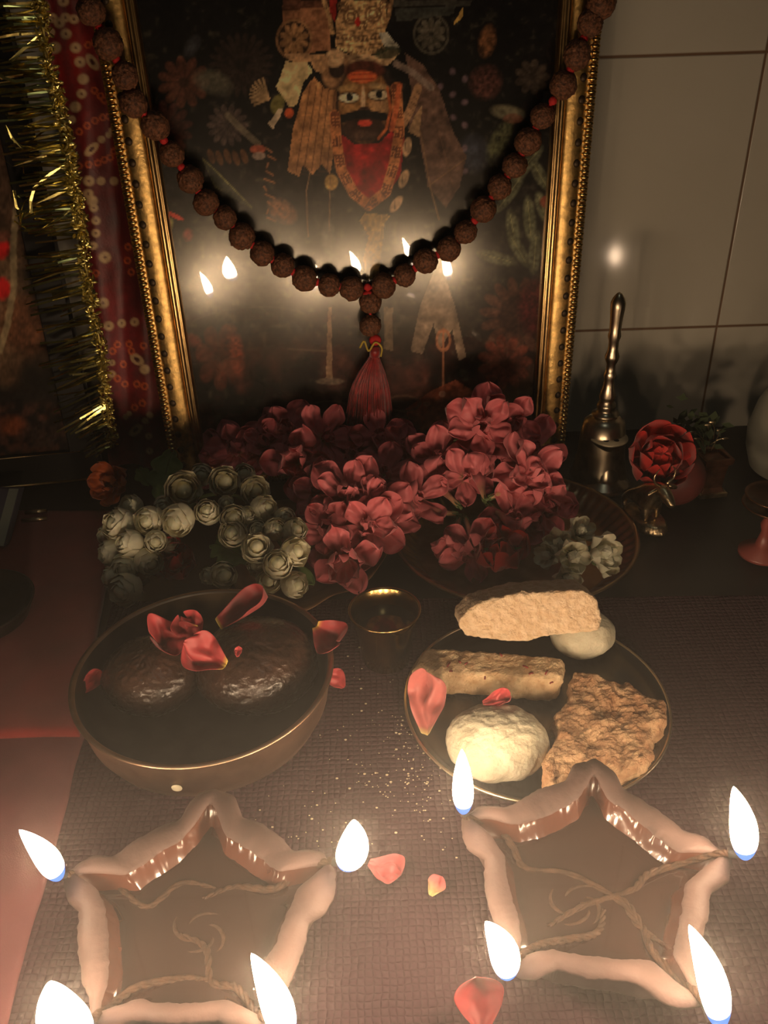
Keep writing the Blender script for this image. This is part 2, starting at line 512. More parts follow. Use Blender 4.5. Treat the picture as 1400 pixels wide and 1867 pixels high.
# ---- a painter that colours a printed sheet vertex by vertex
class Paint:
    def __init__(s, P):
        s.x = P[:, 0]; s.y = P[:, 1]
        s.c = np.zeros((len(P), 3))
        rs = np.random.RandomState(4)
        s.n1 = s.fbm(rs, 60, 3); s.n2 = s.fbm(rs, 14, 3); s.n3 = s.fbm(rs, 5, 2)
    def fbm(s, rs, sc, octv):
        out = np.zeros(len(s.x)); a = 1.0; t = 0
        for o in range(octv):
            g = rs.rand(220, 220)
            u = (s.x + 400) / (sc / 2 ** o); v = (s.y + 400) / (sc / 2 ** o)
            i = np.floor(u).astype(int); j = np.floor(v).astype(int)
            fu = u - i; fv = v - j
            fu = fu * fu * (3 - 2 * fu); fv = fv * fv * (3 - 2 * fv)
            i %= 219; j %= 219
            out += a * ((g[i, j] * (1 - fu) + g[i + 1, j] * fu) * (1 - fv) + (g[i, j + 1] * (1 - fu) + g[i + 1, j + 1] * fu) * fv)
            t += a; a *= 0.5
        return out / t
    def put(s, mask, col, a=1.0, tex=0.0, nn=None):
        mask = np.clip(mask, 0, 1) * a
        nn = s.n3 if nn is None else nn
        k = 1 + tex * (nn - 0.5) * 2
        c = np.array(srgb(*col)[:3])
        s.c = s.c * (1 - mask[:, None]) + (c[None, :] * k[:, None]) * mask[:, None]
    def ell(s, cx, cy, rx, ry, col, a=1.0, ang=0, soft=0.12, tex=0.15):
        t = R(ang); dx = s.x - cx; dy = s.y - cy
        u = (dx * math.cos(t) + dy * math.sin(t)) / rx; v = (-dx * math.sin(t) + dy * math.cos(t)) / ry
        d = np.sqrt(u * u + v * v)
        s.put((1 + soft - d) / (2 * soft), col, a, tex)
        return d
    def ring(s, cx, cy, rx, ry, w, col, a=1.0, ang=0, tex=0.1):
        t = R(ang); dx = s.x - cx; dy = s.y - cy
        u = (dx * math.cos(t) + dy * math.sin(t)) / rx; v = (-dx * math.sin(t) + dy * math.cos(t)) / ry
        d = np.abs(np.sqrt(u * u + v * v) - 1)
        s.put((w * 1.3 - d) / (0.5 * w), col, a, tex)
    def inside(s, pts):
        ins = np.zeros(len(s.x), bool); n = len(pts)
        for i in range(n):
            x0, y0 = pts[i]; x1, y1 = pts[(i + 1) % n]
            if y0 == y1: continue
            c = ((y0 > s.y) != (y1 > s.y)) & (s.x < (x1 - x0) * (s.y - y0) / (y1 - y0) + x0)
            ins ^= c
        return ins
    def poly(s, pts, col, a=1.0, tex=0.2, nn=None):
        s.put(s.inside(pts).astype(float), col, a, tex, nn)
    def dist(s, pts):
        d = np.full(len(s.x), 1e9); best = np.zeros(len(s.x)); L0 = 0
        for i in range(len(pts) - 1):
            a = np.array(pts[i], float); b = np.array(pts[i + 1], float); L = np.linalg.norm(b - a) + 1e-9
            t = np.clip(((s.x - a[0]) * (b[0] - a[0]) + (s.y - a[1]) * (b[1] - a[1])) / L ** 2, 0, 1)
            q = np.hypot(s.x - a[0] - t * (b[0] - a[0]), s.y - a[1] - t * (b[1] - a[1]))
            m = q < d; d[m] = q[m]; best[m] = (L0 + t * L)[m]; L0 += L
        return d, best
    def line(s, pts, w, col, a=1.0, tex=0.1):
        d, t = s.dist(pts)
        s.put((w * 0.5 + 0.8 - d) / 1.6, col, a, tex)
        return d, t
    def star(s, cx, cy, r, n, col, a=1.0, ph=0, ry=1.0, inner=0.25, tex=0.3):
        dx = s.x - cx; dy = (s.y - cy) / ry
        rr = np.hypot(dx, dy); th = np.arctan2(dy, dx)
        edge = r * (0.62 + 0.38 * np.abs(np.cos(n * 0.5 * (th + ph))) ** 0.6)
        m = (edge - rr) / (0.08 * r)
        shade = 0.55 + 0.45 * np.abs(np.cos(n * 0.5 * (th + ph)))
        s.put(np.clip(m, 0, 1) * shade, col, a, tex)
        s.put((inner * r - rr) / (0.1 * r), tuple(c * 0.4 for c in col), a, tex)

def sheet(corner_fn, nu, nv, painter, name, material, parent, gain, grain=True):
    """corner_fn(u,v)->point ; painter(Paint) ; colours live in the Col attribute"""
    mb = MB()
    pts = []
    for i in range(nu):
        for j in range(nv):
            pts.append(corner_fn(i / (nu - 1), j / (nv - 1)))
    px = np.array([proj(p) for p in pts])
    P = Paint(px); painter(P)
    if grain: P.c *= ((0.45 + 1.1 * P.n2) * (0.7 + 0.6 * P.n3) * (0.7 + 0.6 * P.n1))[:, None]
    c = np.clip(P.c * gain, 0, 0.9)
    fs = [(i * nv + j, i * nv + j + 1, (i + 1) * nv + j + 1, (i + 1) * nv + j) for i in range(nu - 1) for j in range(nv - 1)]
    mb.v = pts; mb.f = fs; mb.c = [tuple(k) for k in c]
    return mb.build(name, material, parent, vcol=True, thick=0.0004, offset=-1)

def print_mat(name, rough=0.45):
    m = mat(name, vcol=True, rough=rough, spec=0.12)
    return m
def paint_main(P):
    P.put(np.ones(len(P.x)), (6, 5, 5), 1, 0.5, P.n1)
    P.put(np.clip((P.y - 250) / 200, 0, 1) * np.clip((680 - P.y) / 90, 0, 1) * 0.6, (26, 23, 19), 1, 0.6, P.n2)
    P.put(np.clip((P.y - 600) / 80, 0, 1) * np.clip(P.n1 * 3 - 1.1, 0, 1), (46, 20, 14), 0.8, 0.6, P.n2)
    P.put(np.clip(P.n2 * 4 - 2.6, 0, 1), (44, 40, 30), 0.35)
    # blossoms and leaves round the border
    P.star(440, 118, 62, 22, (26, 18, 14), 0.8)
    P.star(335, 150, 50, 11, (56, 30, 20), 0.75); P.star(300, 235, 54, 13, (44, 22, 17), 0.8, 0.2); P.star(415, 228, 40, 14, (52, 42, 38), 0.7)
    P.ell(388, 150, 34, 20, (48, 45, 36), 0.8, 20, 0.3); P.line([(415, 210), (440, 235), (470, 262)], 12, (68, 60, 48), 0.8)
    P.ell(350, 85, 10, 18, (44, 44, 46), 0.6, 30, 0.5)
    for i in range(5): P.ell(385 + 15 * i, 285 + 3 * (i % 2), 6, 14, (70, 45, 26), 0.6, -20)
    P.line([(370, 290), (400, 318), (458, 378)], 3, (72, 68, 40)); P.line([(370, 290), (392, 340), (458, 378)], 2, (50, 48, 30))
    P.poly([(372, 292), (402, 322), (456, 376), (418, 358), (390, 336)], (34, 34, 26), 0.8)
    P.ell(470, 272, 14, 8, (105, 50, 34), 0.9); P.ell(472, 284, 12, 7, (100, 84, 74), 0.8)
    for k in range(10):
        P.line([(485 + 4 * math.sin(k), 270 + 14 * k), (495 + 9 * math.sin(k * 2.2), 277 + 14 * k)], 3, (92, 58, 36), 0.8)
    P.ell(515, 385, 24, 16, (92, 60, 42), 0.7, 40, 0.4, 0.8)
    # masonry left and right of the crown
    P.poly([(515, 18), (600, 12), (602, 92), (515, 100)], (92, 60, 40), 1, 0.25)
    P.poly([(515, 0), (600, 0), (598, 12), (515, 20)], (50, 28, 18), 1, 0.5)
    for (cx, cy, c1, c2) in ((536, 72, (98, 70, 44), (30, 18, 12)), (786, 62, (48, 44, 36), (14, 12, 10))):
        P.ell(cx, cy, 32, 36, c2); P.star(cx, cy, 28, 10, c1, 1, 0.3, 1.15, 0.2)
        P.ring(cx, cy, 31, 35, 0.07, c1, 0.7)
    P.poly([(716, 0), (860, 0), (858, 10), (716, 12)], (30, 28, 24)); P.poly([(720, 14), (830, 12), (826, 26), (722, 40)], (34, 34, 30), 0.8)
    P.poly([(845, 10), (824, 48), (843, 32)], (112, 88, 44)); 
    # flowers at the right border
    P.ell(888, 75, 14, 26, (76, 48, 28), 0.9, 10, 0.3, 0.8); P.ell(885, 150, 26, 28, (58, 32, 26), 0.7, 20, 0.3, 0.9)
    P.star(970, 140, 34, 9, (40, 32, 26), 0.7); P.ell(925, 205, 28, 12, (84, 78, 60), 0.8, 10, 0.3); P.ell(935, 216, 18, 9, (80, 46, 34), 0.7)
    P.ell(910, 255, 14, 38, (48, 48, 30), 0.8, 30, 0.3, 0.9); P.ell(862, 280, 22, 28, (40, 42, 50), 0.6, 0, 0.5)
    for i in range(14):
        P.ell(825 + 26 * math.sin(i * 2.1), 130 + 14 * i, 5, 6, (74, 58, 62), 0.7, 20 * i, 0.4)
    for (x, y, a, l) in ((960, 300, -50, 40), (930, 350, -55, 40), (985, 320, 60, 30), (965, 400, 85, 40), (935, 420, 80, 36), (990, 380, 70, 30), (905, 470, 15, 34), (945, 455, 60, 34), (975, 460, 95, 36), (1010, 430, 80, 30)):
        P.ell(x, y, l, 11, (62, 62, 46), 0.75, a, 0.2, 0.5); P.line([(x - l * .8 * math.cos(R(a)), y - l * .8 * math.sin(R(a))), (x + l * .8 * math.cos(R(a)), y + l * .8 * math.sin(R(a)))], 1.6, (92, 88, 60), 0.7)
    P.star(945, 575, 74, 15, (56, 34, 26), 0.75, 0.1, 1.0, 0.55); P.ell(985, 560, 40, 52, (40, 10, 10), 0.95, 0, 0.2, 0.6)
    P.star(920, 660, 52, 11, (74, 34, 24), 0.7, 0.6); P.ell(1000, 368, 16, 12, (90, 40, 28), 0.8)
    # crown
    P.poly([(622, 0), (704, 0), (702, 60), (696, 96), (640, 100), (612, 84), (612, 40)], (118, 90, 60), 1, 0.9)
    for k in range(6):
        P.line([(612, 52 + 9 * k), (655, 58 + 9 * k), (698, 50 + 9 * k)], 2.2, (58, 40, 26), 0.8)
    for k in range(12):
        P.ell(616 + 7.6 * k, 68 + 3 * math.sin(k / 11 * math.pi), 2.6, 3, (40, 26, 18), 0.8); P.ell(616 + 7.6 * k, 88 + 4 * math.sin(k / 11 * math.pi), 2.8, 3, (142, 112, 78), 0.9)
    for (x, y, r) in ((640, 30, 13), (680, 26, 14), (660, 46, 8), (625, 12, 9), (700, 8, 8)):
        P.ring(x, y, r, r, 0.16, (64, 44, 28), 0.9); P.ring(x, y, r * 0.55, r * 0.55, 0.25, (64, 44, 28), 0.9)
    P.ell(652, 40, 5, 8, (120, 26, 20)); P.poly([(600, 0), (614, 0), (612, 40), (600, 26)], (84, 18, 14))
    P.line([(590, 0), (600, 30), (606, 60)], 8, (100, 76, 50), 1, 0.8); P.line([(714, 0), (708, 30), (700, 50)], 7, (92, 68, 44), 1, 0.8)
    # white cloth over the brow, its loop and the hanging end
    P.poly([(600, 92), (640, 100), (690, 100), (722, 84), (728, 98), (708, 118), (660, 122), (625, 128), (600, 112)], (128, 102, 74), 1, 0.35, P.n2)
    for k in range(4): P.line([(628, 100 + 5 * k), (665, 106 + 5 * k), (700, 112 + 2 * k)], 1.4, (70, 48, 32), 0.8)
    P.poly([(690, 60), (705, 58), (728, 86), (716, 92), (700, 84)], (110, 104, 90), 1, 0.5); P.ell(706, 96, 24, 12, (30, 32, 20), 0.9, -10)
    P.ell(612, 128, 24, 34, (100, 72, 48), 1, 15); P.ell(614, 126, 15, 17, (26, 16, 12), 1, 15); P.ell(610, 106, 18, 16, (132, 104, 76), 1, -20)
    P.poly([(517, 98), (590, 98), (600, 108), (588, 135), (574, 128), (566, 112), (530, 112)], (112, 84, 58), 1, 0.35)
    P.poly([(520, 112), (560, 114), (570, 130), (552, 152), (542, 190), (528, 196), (516, 178), (503, 158), (512, 138)], (128, 110, 78), 1, 0.12, P.n2)
    P.ell(527, 206, 8, 9, (122, 50, 24)); P.ell(506, 190, 12, 18, (70, 64, 32), 0.9, 20); P.poly([(517, 200), (498, 235), (488, 226), (508, 198)], (110, 96, 78))
    for k in range(9):
        a = R(200 + 14 * k - 60)
        P.line([(490, 180), (490 + 34 * math.cos(a), 172 + 30 * math.sin(a))], 4, (110, 88, 62), 0.85)
    # drapes
    P.poly([(572, 140), (592, 160), (614, 166), (612, 250), (602, 318), (586, 300), (570, 318), (552, 300), (546, 322), (524, 312), (534, 235), (552, 170)], (106, 72, 44), 1, 0.35, P.n2)
    for k in range(5): P.line([(566 + 11 * k, 152 + 4 * k), (540 + 14 * k, 312)], 1.8, (48, 28, 18), 0.8)
    for k in range(22): P.line([(545, 170 + 7 * k), (610, 174 + 7 * k)], 0.8, (62, 38, 24), 0.35)
    P.poly([(738, 96), (770, 118), (800, 160), (826, 240), (850, 285), (838, 340), (812, 380), (780, 340), (764, 250), (744, 235), (752, 180)], (58, 42, 34), 1, 0.4, P.n2)
    P.poly([(770, 190), (764, 250), (744, 240), (756, 210)], (96, 74, 52), 0.9)
    P.line([(722, 116), (752, 132), (786, 160)], 12, (76, 64, 56), 0.9); P.line([(762, 160), (748, 200), (735, 225)], 15, (98, 72, 50), 0.95)
    for k in range(6): P.line([(758 - 4 * k, 166 + 10 * k), (770 - 4 * k, 176 + 10 * k)], 1.5, (50, 34, 24), 0.9)
    P.line([(766, 240), (784, 340), (800, 400)], 2.5, (84, 62, 42), 0.7); P.line([(800, 240), (826, 340)], 2.5, (70, 50, 38), 0.7); P.line([(780, 340), (850, 288)], 2, (84, 62, 42), 0.6)
    # face
    P.ell(666, 190, 56, 82, (20, 12, 10), 1); P.ell(664, 190, 46, 70, (84, 56, 30), 1, 0, 0.05, 0.3)
    P.ell(640, 195, 20, 20, (104, 74, 42), 0.7, 0, 0.4); P.ell(692, 194, 18, 20, (112, 84, 56), 0.8, 0, 0.4)
    P.ell(664, 128, 36, 18, (48, 20, 12)); P.ell(660, 140, 26, 11, (146, 62, 32)); P.line([(640, 137), (682, 135)], 2, (84, 28, 16)); P.line([(640, 145), (682, 143)], 2, (84, 28, 16))
    P.ell(634, 160, 17, 6, (120, 92, 56), 0.9, -10, 0.4); P.ell(690, 158, 17, 6, (120, 96, 64), 0.9, 10, 0.4)
    for (x, y) in ((636, 178), (690, 173)):
        P.ell(x, y, 20, 11, (24, 16, 12)); P.ell(x, y, 18, 8, (142, 126, 100)); P.ell(x + 1, y - 1, 6, 8, (8, 8, 8))
    P.ell(662, 184, 4, 24, (136, 110, 84), 0.9, 0, 0.3); P.ell(664, 202, 12, 8, (34, 20, 14)); 
    P.ell(664, 234, 42, 26, (32, 18, 12), 1, 0, 0.15); P.line([(624, 216), (645, 210), (664, 207), (684, 210), (706, 214)], 15, (9, 8, 8), 1)
    P.ell(665, 224, 13, 6, (134, 42, 30)); P.ell(664, 246, 18, 8, (50, 34, 26), 0.7, 0, 0.4)
    P.line([(706, 160), (712, 200), (704, 235), (690, 252)], 5, (122, 60, 30), 0.9)
    # robe and the broad beaded necklace
    P.poly([(624, 246), (645, 262), (690, 262), (712, 240), (738, 250), (730, 320), (706, 352), (672, 380), (640, 350), (614, 300), (612, 262)], (92, 14, 14), 1, 0.5, P.n2)
    d, t = P.line([(610, 210), (614, 262), (622, 310), (645, 352), (672, 374), (703, 350), (718, 300), (728, 240), (722, 160)], 19, (116, 70, 40), 1, 0.3)
    P.put(((d < 8) & ((t % 36) < 22) & (((t % 6) < 2.2) | ((d % 5) < 1.6))).astype(float), (56, 26, 16), 0.85)
    P.line([(728, 156), (722, 200), (714, 235)], 10, (124, 60, 34), 0.8)
    for (x, y, a) in ((742, 268, 10), (736, 326, 20), (722, 372, 35)): P.ell(x, y, 8, 17, (116, 92, 68), 1, a); P.line([(x - 4, y - 8), (x - 2, y + 8)], 1.5, (58, 42, 30))
    # things below the robe
    P.poly([(665, 388), (712, 392), (700, 410), (698, 440), (690, 500), (668, 512), (662, 470), (672, 430), (655, 402)], (94, 74, 40), 0.9, 0.7)
    P.ell(604, 332, 12, 14, (120, 92, 50)); P.line([(566, 310), (558, 350), (562, 430)], 1.8, (88, 64, 44), 0.8); P.line([(602, 320), (600, 420)], 1.8, (88, 64, 44), 0.8)
    P.poly([(598, 560), (604, 560), (606, 690), (594, 690)], (84, 64, 48), 0.8); P.ell(602, 695, 26, 6, (70, 58, 48), 0.7); P.ell(598, 430, 10, 26, (70, 66, 58), 0.4, 0, 0.4)
    P.poly([(700, 560), (716, 560), (716, 640), (700, 636)], (72, 58, 44), 0.7); P.line([(524, 636), (600, 640)], 3, (60, 46, 34), 0.7)
    P.poly([(765, 560), (800, 470), (830, 560), (850, 650), (836, 658), (824, 600), (800, 640), (790, 590), (770, 645), (748, 640)], (92, 76, 62), 0.65, 0.4, P.n2)
    P.line([(808, 600), (808, 712)], 3.5, (100, 62, 42), 0.9); P.ring(808, 620, 12, 18, 0.18, (100, 62, 42), 0.8); P.ell(806, 718, 6, 6, (150, 130, 110)); P.ell(778, 736, 6, 5, (120, 100, 84))
    P.poly([(786, 712), (830, 692), (868, 716), (868, 748), (800, 770), (750, 800), (740, 745)], (96, 46, 30), 0.75, 0.5, P.n2)
    P.ring(735, 735, 30, 14, 0.12, (66, 44, 32), 0.7); P.ring(600, 745, 40, 14, 0.1, (44, 30, 24), 0.6)
    P.star(400, 650, 46, 7, (56, 26, 18), 0.7, 0.3, 1.4); P.ell(430, 640, 12, 40, (78, 34, 22), 0.6, -10, 0.4, 0.8); P.ell(350, 620, 16, 10, (70, 30, 22), 0.7, 20, 0.4)
    P.ell(305, 415, 8, 16, (120, 110, 60), 0.9, 20, 0.3); P.ell(320, 394, 16, 4, (140, 40, 30), 0.9, 25); P.ell(343, 428, 8, 10, (92, 30, 26), 0.7, 0, 0.4)
PR_GAIN = 3.9
m_print = print_mat('printed_paper')
x0_, x1_, h0_, h1_ = FXL + 0.029, FXR - 0.029, 0.029, FH - 0.029
sheet(lambda u, v: FP(x0_ + (x1_ - x0_) * v, h0_ + (h1_ - h0_) * u, -0.0045), 470, 330, paint_main, 'printed_sheet', m_print, fr, PR_GAIN)
# the pane
def glass_mat(name, sharp=0.05, haze=0.075, hr=0.19):
    m = bpy.data.materials.new(name); m.use_nodes = True
    nt = m.node_tree; N = nt.nodes; L = nt.links
    N.remove(N['Principled BSDF'])
    tr = N.new('ShaderNodeBsdfTransparent')
    g1 = N.new('ShaderNodeBsdfGlossy'); g1.inputs['Roughness'].default_value = 0.015
    g2 = N.new('ShaderNodeBsdfGlossy'); g2.inputs['Roughness'].default_value = hr
    g2.inputs['Color'].default_value = (1, 0.93, 0.8, 1)
    tc = N.new('ShaderNodeTexCoord'); n = N.new('ShaderNodeTexNoise'); n.inputs['Scale'].default_value = 14; n.inputs['Detail'].default_value = 6
    L.new(tc.outputs['Object'], n.inputs['Vector'])
    mr = N.new('ShaderNodeMapRange'); mr.inputs['From Min'].default_value = 0.3; mr.inputs['From Max'].default_value = 0.7
    mr.inputs['To Min'].default_value = haze * 0.5; mr.inputs['To Max'].default_value = haze * 1.4
    L.new(n.outputs['Fac'], mr.inputs['Value'])
    a = N.new('ShaderNodeMixShader'); L.new(mr.outputs[0], a.inputs[0]); L.new(tr.outputs[0], a.inputs[1]); L.new(g2.outputs[0], a.inputs[2])
    b = N.new('ShaderNodeMixShader'); b.inputs[0].default_value = sharp; L.new(a.outputs[0], b.inputs[1]); L.new(g1.outputs[0], b.inputs[2])
    L.new(b.outputs[0], N['Material Output'].inputs['Surface'])
    return m
m_glass = glass_mat('smudged_picture_glass')
mb = MB()
V_ = [FP(x0_ - 0.002, h0_ - 0.002, 0.0), FP(x1_ + 0.002, h0_ - 0.002, 0.0), FP(x1_ + 0.002, h1_ + 0.002, 0.0), FP(x0_ - 0.002, h1_ + 0.002, 0.0)]
mb.add(V_, [(0, 1, 2, 3)])
mb.build('glass_pane', m_glass, fr, smooth=False)

# ================================================================== RUDRAKSHA MALA
m_rud = mat('rudraksha_seed', (0.23, 0.085, 0.035), 0.7, var=0.75, vscale=500, bump=1.0, bscale=420, bdist=0.0016)
m_thread = mat('red_thread', (0.55, 0.02, 0.02), 0.8)
m_yth = mat('yellow_thread', (0.55, 0.38, 0.05), 0.7)
m_tas = mat('red_silk_tassel', (0.36, 0.014, 0.014), 0.42, var=0.5, vscale=200, sheen=0.4)
beads = [(1086, -40), (1096, 8, ), (1076, 42), (1052, 100), (1027, 155), (989, 212), (963, 258), (938, 302), (911, 341), (881, 382), (849, 423), (818, 454), (776, 476), (738, 502), (699, 521),
         (641, 526), (600, 520), (555, 508), (515, 484), (478, 462), (441, 431), (410, 397), (376, 369), (347, 327), (313, 281), (283, 229), (243, 188), (228, 138), (197, 80), (166, 20), (150, -30)]
mala = thing('bead_garland', onF(670, 520, 0.014), 'string of round brown rudraksha beads with a red tassel, hanging across the gold frame', 'garland')
def bead_pos(px, py):
    h = 0.0135
    x, _ = fxz(onF(px, py, 0.02))
    if x < FXL + 0.045: h = 0.0135 + 0.0105 * min(1, (FXL + 0.045 - x) / 0.02)
    if x > FXR - 0.045: h = 0.0135 + 0.0105 * min(1, (x - FXR + 0.045) / 0.02)
    return onF(px, py, h)
def rud_fn(seed):
    o = Vector((seed * 3.1, seed * 1.7, seed))
    def f(d):
        lon = math.atan2(d.y, d.x)
        g = 1 - 0.05 * abs(math.sin(2.5 * lon + seed)) ** 8
        return g + 0.10 * (noise.noise(d * 4.5 + o)) + 0.05 * noise.noise(d * 11 + o)
    return f
BR = 0.0094
bp_ = [bead_pos(*b) for b in beads]
protos = []
for k in range(4):
    mb = MB().ball((0, 0, 0), BR, BR, BR * 0.94, 36, 24, rud_fn(k + 1))
    me_o = mb.build('bead', m_rud, None, org=(0, 0, 0)); protos.append(me_o.data); bpy.data.objects.remove(me_o)
def put_bead(p, k, s=1.0):
    o = bpy.data.objects.new('bead', protos[k % 4]); COL.objects.link(o); o.parent = mala
    o.location = p - Vector(mala['_o']); o.rotation_euler = (random.random() * 6, random.random() * 6, random.random() * 6); o.scale = (s, s, s)
for k, p in enumerate(bp_): put_bead(p, k, 1.0 + 0.06 * math.sin(k * 2.3))
gp = [onF(675, 551, 0.013), onF(675, 593, 0.013)]
for k, p in enumerate(gp): put_bead(p, k, 0.95)
mb = MB(); mb.tube(spline(bp_, 160), 0.0012, 6)
mb.tube([onF(671, 530, 0.013), gp[0], gp[1], onF(680, 630, 0.012)], 0.0012, 6)
for i in range(len(bp_) - 1):
    q = (bp_[i] + bp_[i + 1]) / 2
    mb.ball(q, 0.0030, 0.0030, 0.0030, 10, 7, lambda d: 1 + 0.2 * noise.noise(d * 3))
mb.ball(onF(671, 536, 0.014), 0.0045, 0.003, 0.0025, 10, 7); mb.ball(onF(684, 620, 0.013), 0.005, 0.004, 0.0045, 10, 7)
mb.build('red_thread', m_thread, mala)
mb = MB()
mb.tube(spline([onF(656, 634, 0.014), onF(664, 622, 0.017), onF(672, 640, 0.018), onF(684, 624, 0.018), onF(696, 634, 0.016), onF(694, 650, 0.016)], 24), 0.0008, 5)
mb.build('yellow_thread', m_yth, mala)
mb = MB()
for k in range(300):
    a = random.random() * 2 * math.pi; q = math.sqrt(random.random())
    tx = 680 + 42 * q * math.cos(a) - 6; off = 0.012 + 0.008 * q * math.sin(a)
    ey = 785 + random.uniform(-18, 14) - 20 * q
    if random.random() < 0.06: tx += random.uniform(-16, 20); ey -= 50
    p0 = onF(683 + 4 * q * math.cos(a), 642 + random.random() * 4, 0.013)
    p1 = onF(0.5 * (683 + tx) + (tx - 683) * 0.28, 700, off + 0.002)
    p2 = onF(tx, ey, max(off, 0.004))
    mb.tube(spline([p0, p1, p2], 7), 0.0006, 4, cap=False)
mb.tube([onF(684, 632, 0.013), onF(683, 650, 0.013)], 0.0042, 10)
mb.build('tassel', m_tas, mala)

# ================================================================== LEFT SIDE: small frame, bandhani cloth, tinsel
m_black = mat('black_frame_wood', (0.012, 0.010, 0.009), 0.35)
LB = at(-40, 892, 0.0); RB = at(186, 870, 0.0)
LX = (RB - LB).normalized(); LN = Vector((LX.y, -LX.x, 0)).normalized()
LUP = (Vector((0, 0, 1)) - LN * 0.09).normalized()
LNN = LX.cross(LUP).normalized()
if LNN.y > 0: LNN = -LNN
def LP(x, h, off=0.0):
    return LB + LX * x + LUP * h + LNN * off
lf = thing('framed_picture', LP(0, 0), 'black framed garlanded picture at the left edge, draped with gold tinsel', 'picture')
LWd = (RB - LB).length; LX0 = -0.10
mb = MB()
for (a, b, c, d) in ((LX0, LX0 + 0.022, 0, 0.5), (LWd - 0.022, LWd, 0, 0.5), (LX0, LWd, 0, 0.028), (LX0, LWd, 0.472, 0.5)):
    vs = [LP(x, h, o) for o in (-0.012, 0.004) for (x, h) in ((a, c), (b, c), (b, d), (a, d))]
    mb.add(vs, [(3, 2, 1, 0), (4, 5, 6, 7), (0, 1, 5, 4), (1, 2, 6, 5), (2, 3, 7, 6), (3, 0, 4, 7)])
mb.build('frame', m_black, lf, smooth=False, bevel=0.001)
mb = MB(); mb.tube([LP(LX0, 0.0015, 0.005), LP(LWd, 0.0015, 0.005)], 0.0011, 8); mb.tube([LP(LX0, 0.028, 0.0045), LP(LWd, 0.028, 0.0045)], 0.0004, 8)
mb.build('gold_line', m_gold_in, lf)
def paint_left(P):
    P.put(np.ones(len(P.x)), (20, 16, 12), 1, 0.6, P.n1)
    P.put(np.clip(P.n1 * 3 - 1.2, 0, 1), (48, 30, 18), 0.7, 0.5, P.n2)
    P.put(np.clip((P.y - 690) / 30, 0, 1), (12, 10, 9), 0.9, 0.4)
    P.put(np.clip((P.y - 730) / 20, 0, 1) * np.clip(P.n2 * 3 - 1.2, 0, 1), (52, 28, 20), 0.7)
    P.ell(0, 560, 46, 120, (70, 52, 36), 0.8, 0, 0.3, 0.5); P.ell(45, 590, 46, 50, (58, 34, 20), 0.9, 0, 0.25, 0.5)
    P.ell(20, 330, 60, 80, (54, 38, 28), 0.7, 0, 0.5, 0.6); P.ell(60, 420, 40, 50, (50, 32, 20), 0.7, 0, 0.4, 0.6)
    d, t = P.line([(30, 380), (24, 450), (26, 520), (12, 600), (0, 640)], 12, (96, 84, 62), 0.7)
    P.ell(2, 452, 16, 20, (120, 14, 14)); P.ell(4, 526, 15, 20, (120, 14, 14)); P.ell(2, 430, 18, 10, (70, 40, 30))
    P.ell(20, 775, 24, 16, (90, 42, 20), 0.8, 0, 0.4); P.ell(80, 790, 40, 20, (40, 28, 24), 0.7, 0, 0.4, 0.8)
    for i in range(6): P.ell(20 + 14 * i, 110 + 9 * i, 10, 6, (52, 30, 20), 0.7, 0, 0.4)
    P.ell(30, 210, 20, 26, (60, 44, 34), 0.6, 0, 0.4)
sheet(lambda u, v: LP(LX0 + 0.02 + (LWd - LX0 - 0.04) * v, 0.026 + 0.448 * u, -0.003), 170, 120, paint_left, 'printed_sheet', m_print, lf, PR_GAIN)
mb = MB(); mb.add([LP(LX0 + 0.02, 0.026, 0.0), LP(LWd - 0.02, 0.026, 0.0), LP(LWd - 0.02, 0.474, 0.0), LP(LX0 + 0.02, 0.474, 0.0)], [(0, 1, 2, 3)])
mb.build('glass_pane', glass_mat('left_picture_glass', 0.04, 0.04, 0.25), lf, smooth=False)
mb = MB()
vs = [LP(x, h, o) for o in (-0.012, -0.006) for (x, h) in ((LX0 + .01, .01), (LWd - .01, .01), (LWd - .01, .49), (LX0 + .01, .49))]
mb.add(vs, [(3, 2, 1, 0), (4, 5, 6, 7), (0, 1, 5, 4), (1, 2, 6, 5), (2, 3, 7, 6), (3, 0, 4, 7)]); mb.build('backing_board', m_back, lf, smooth=False)

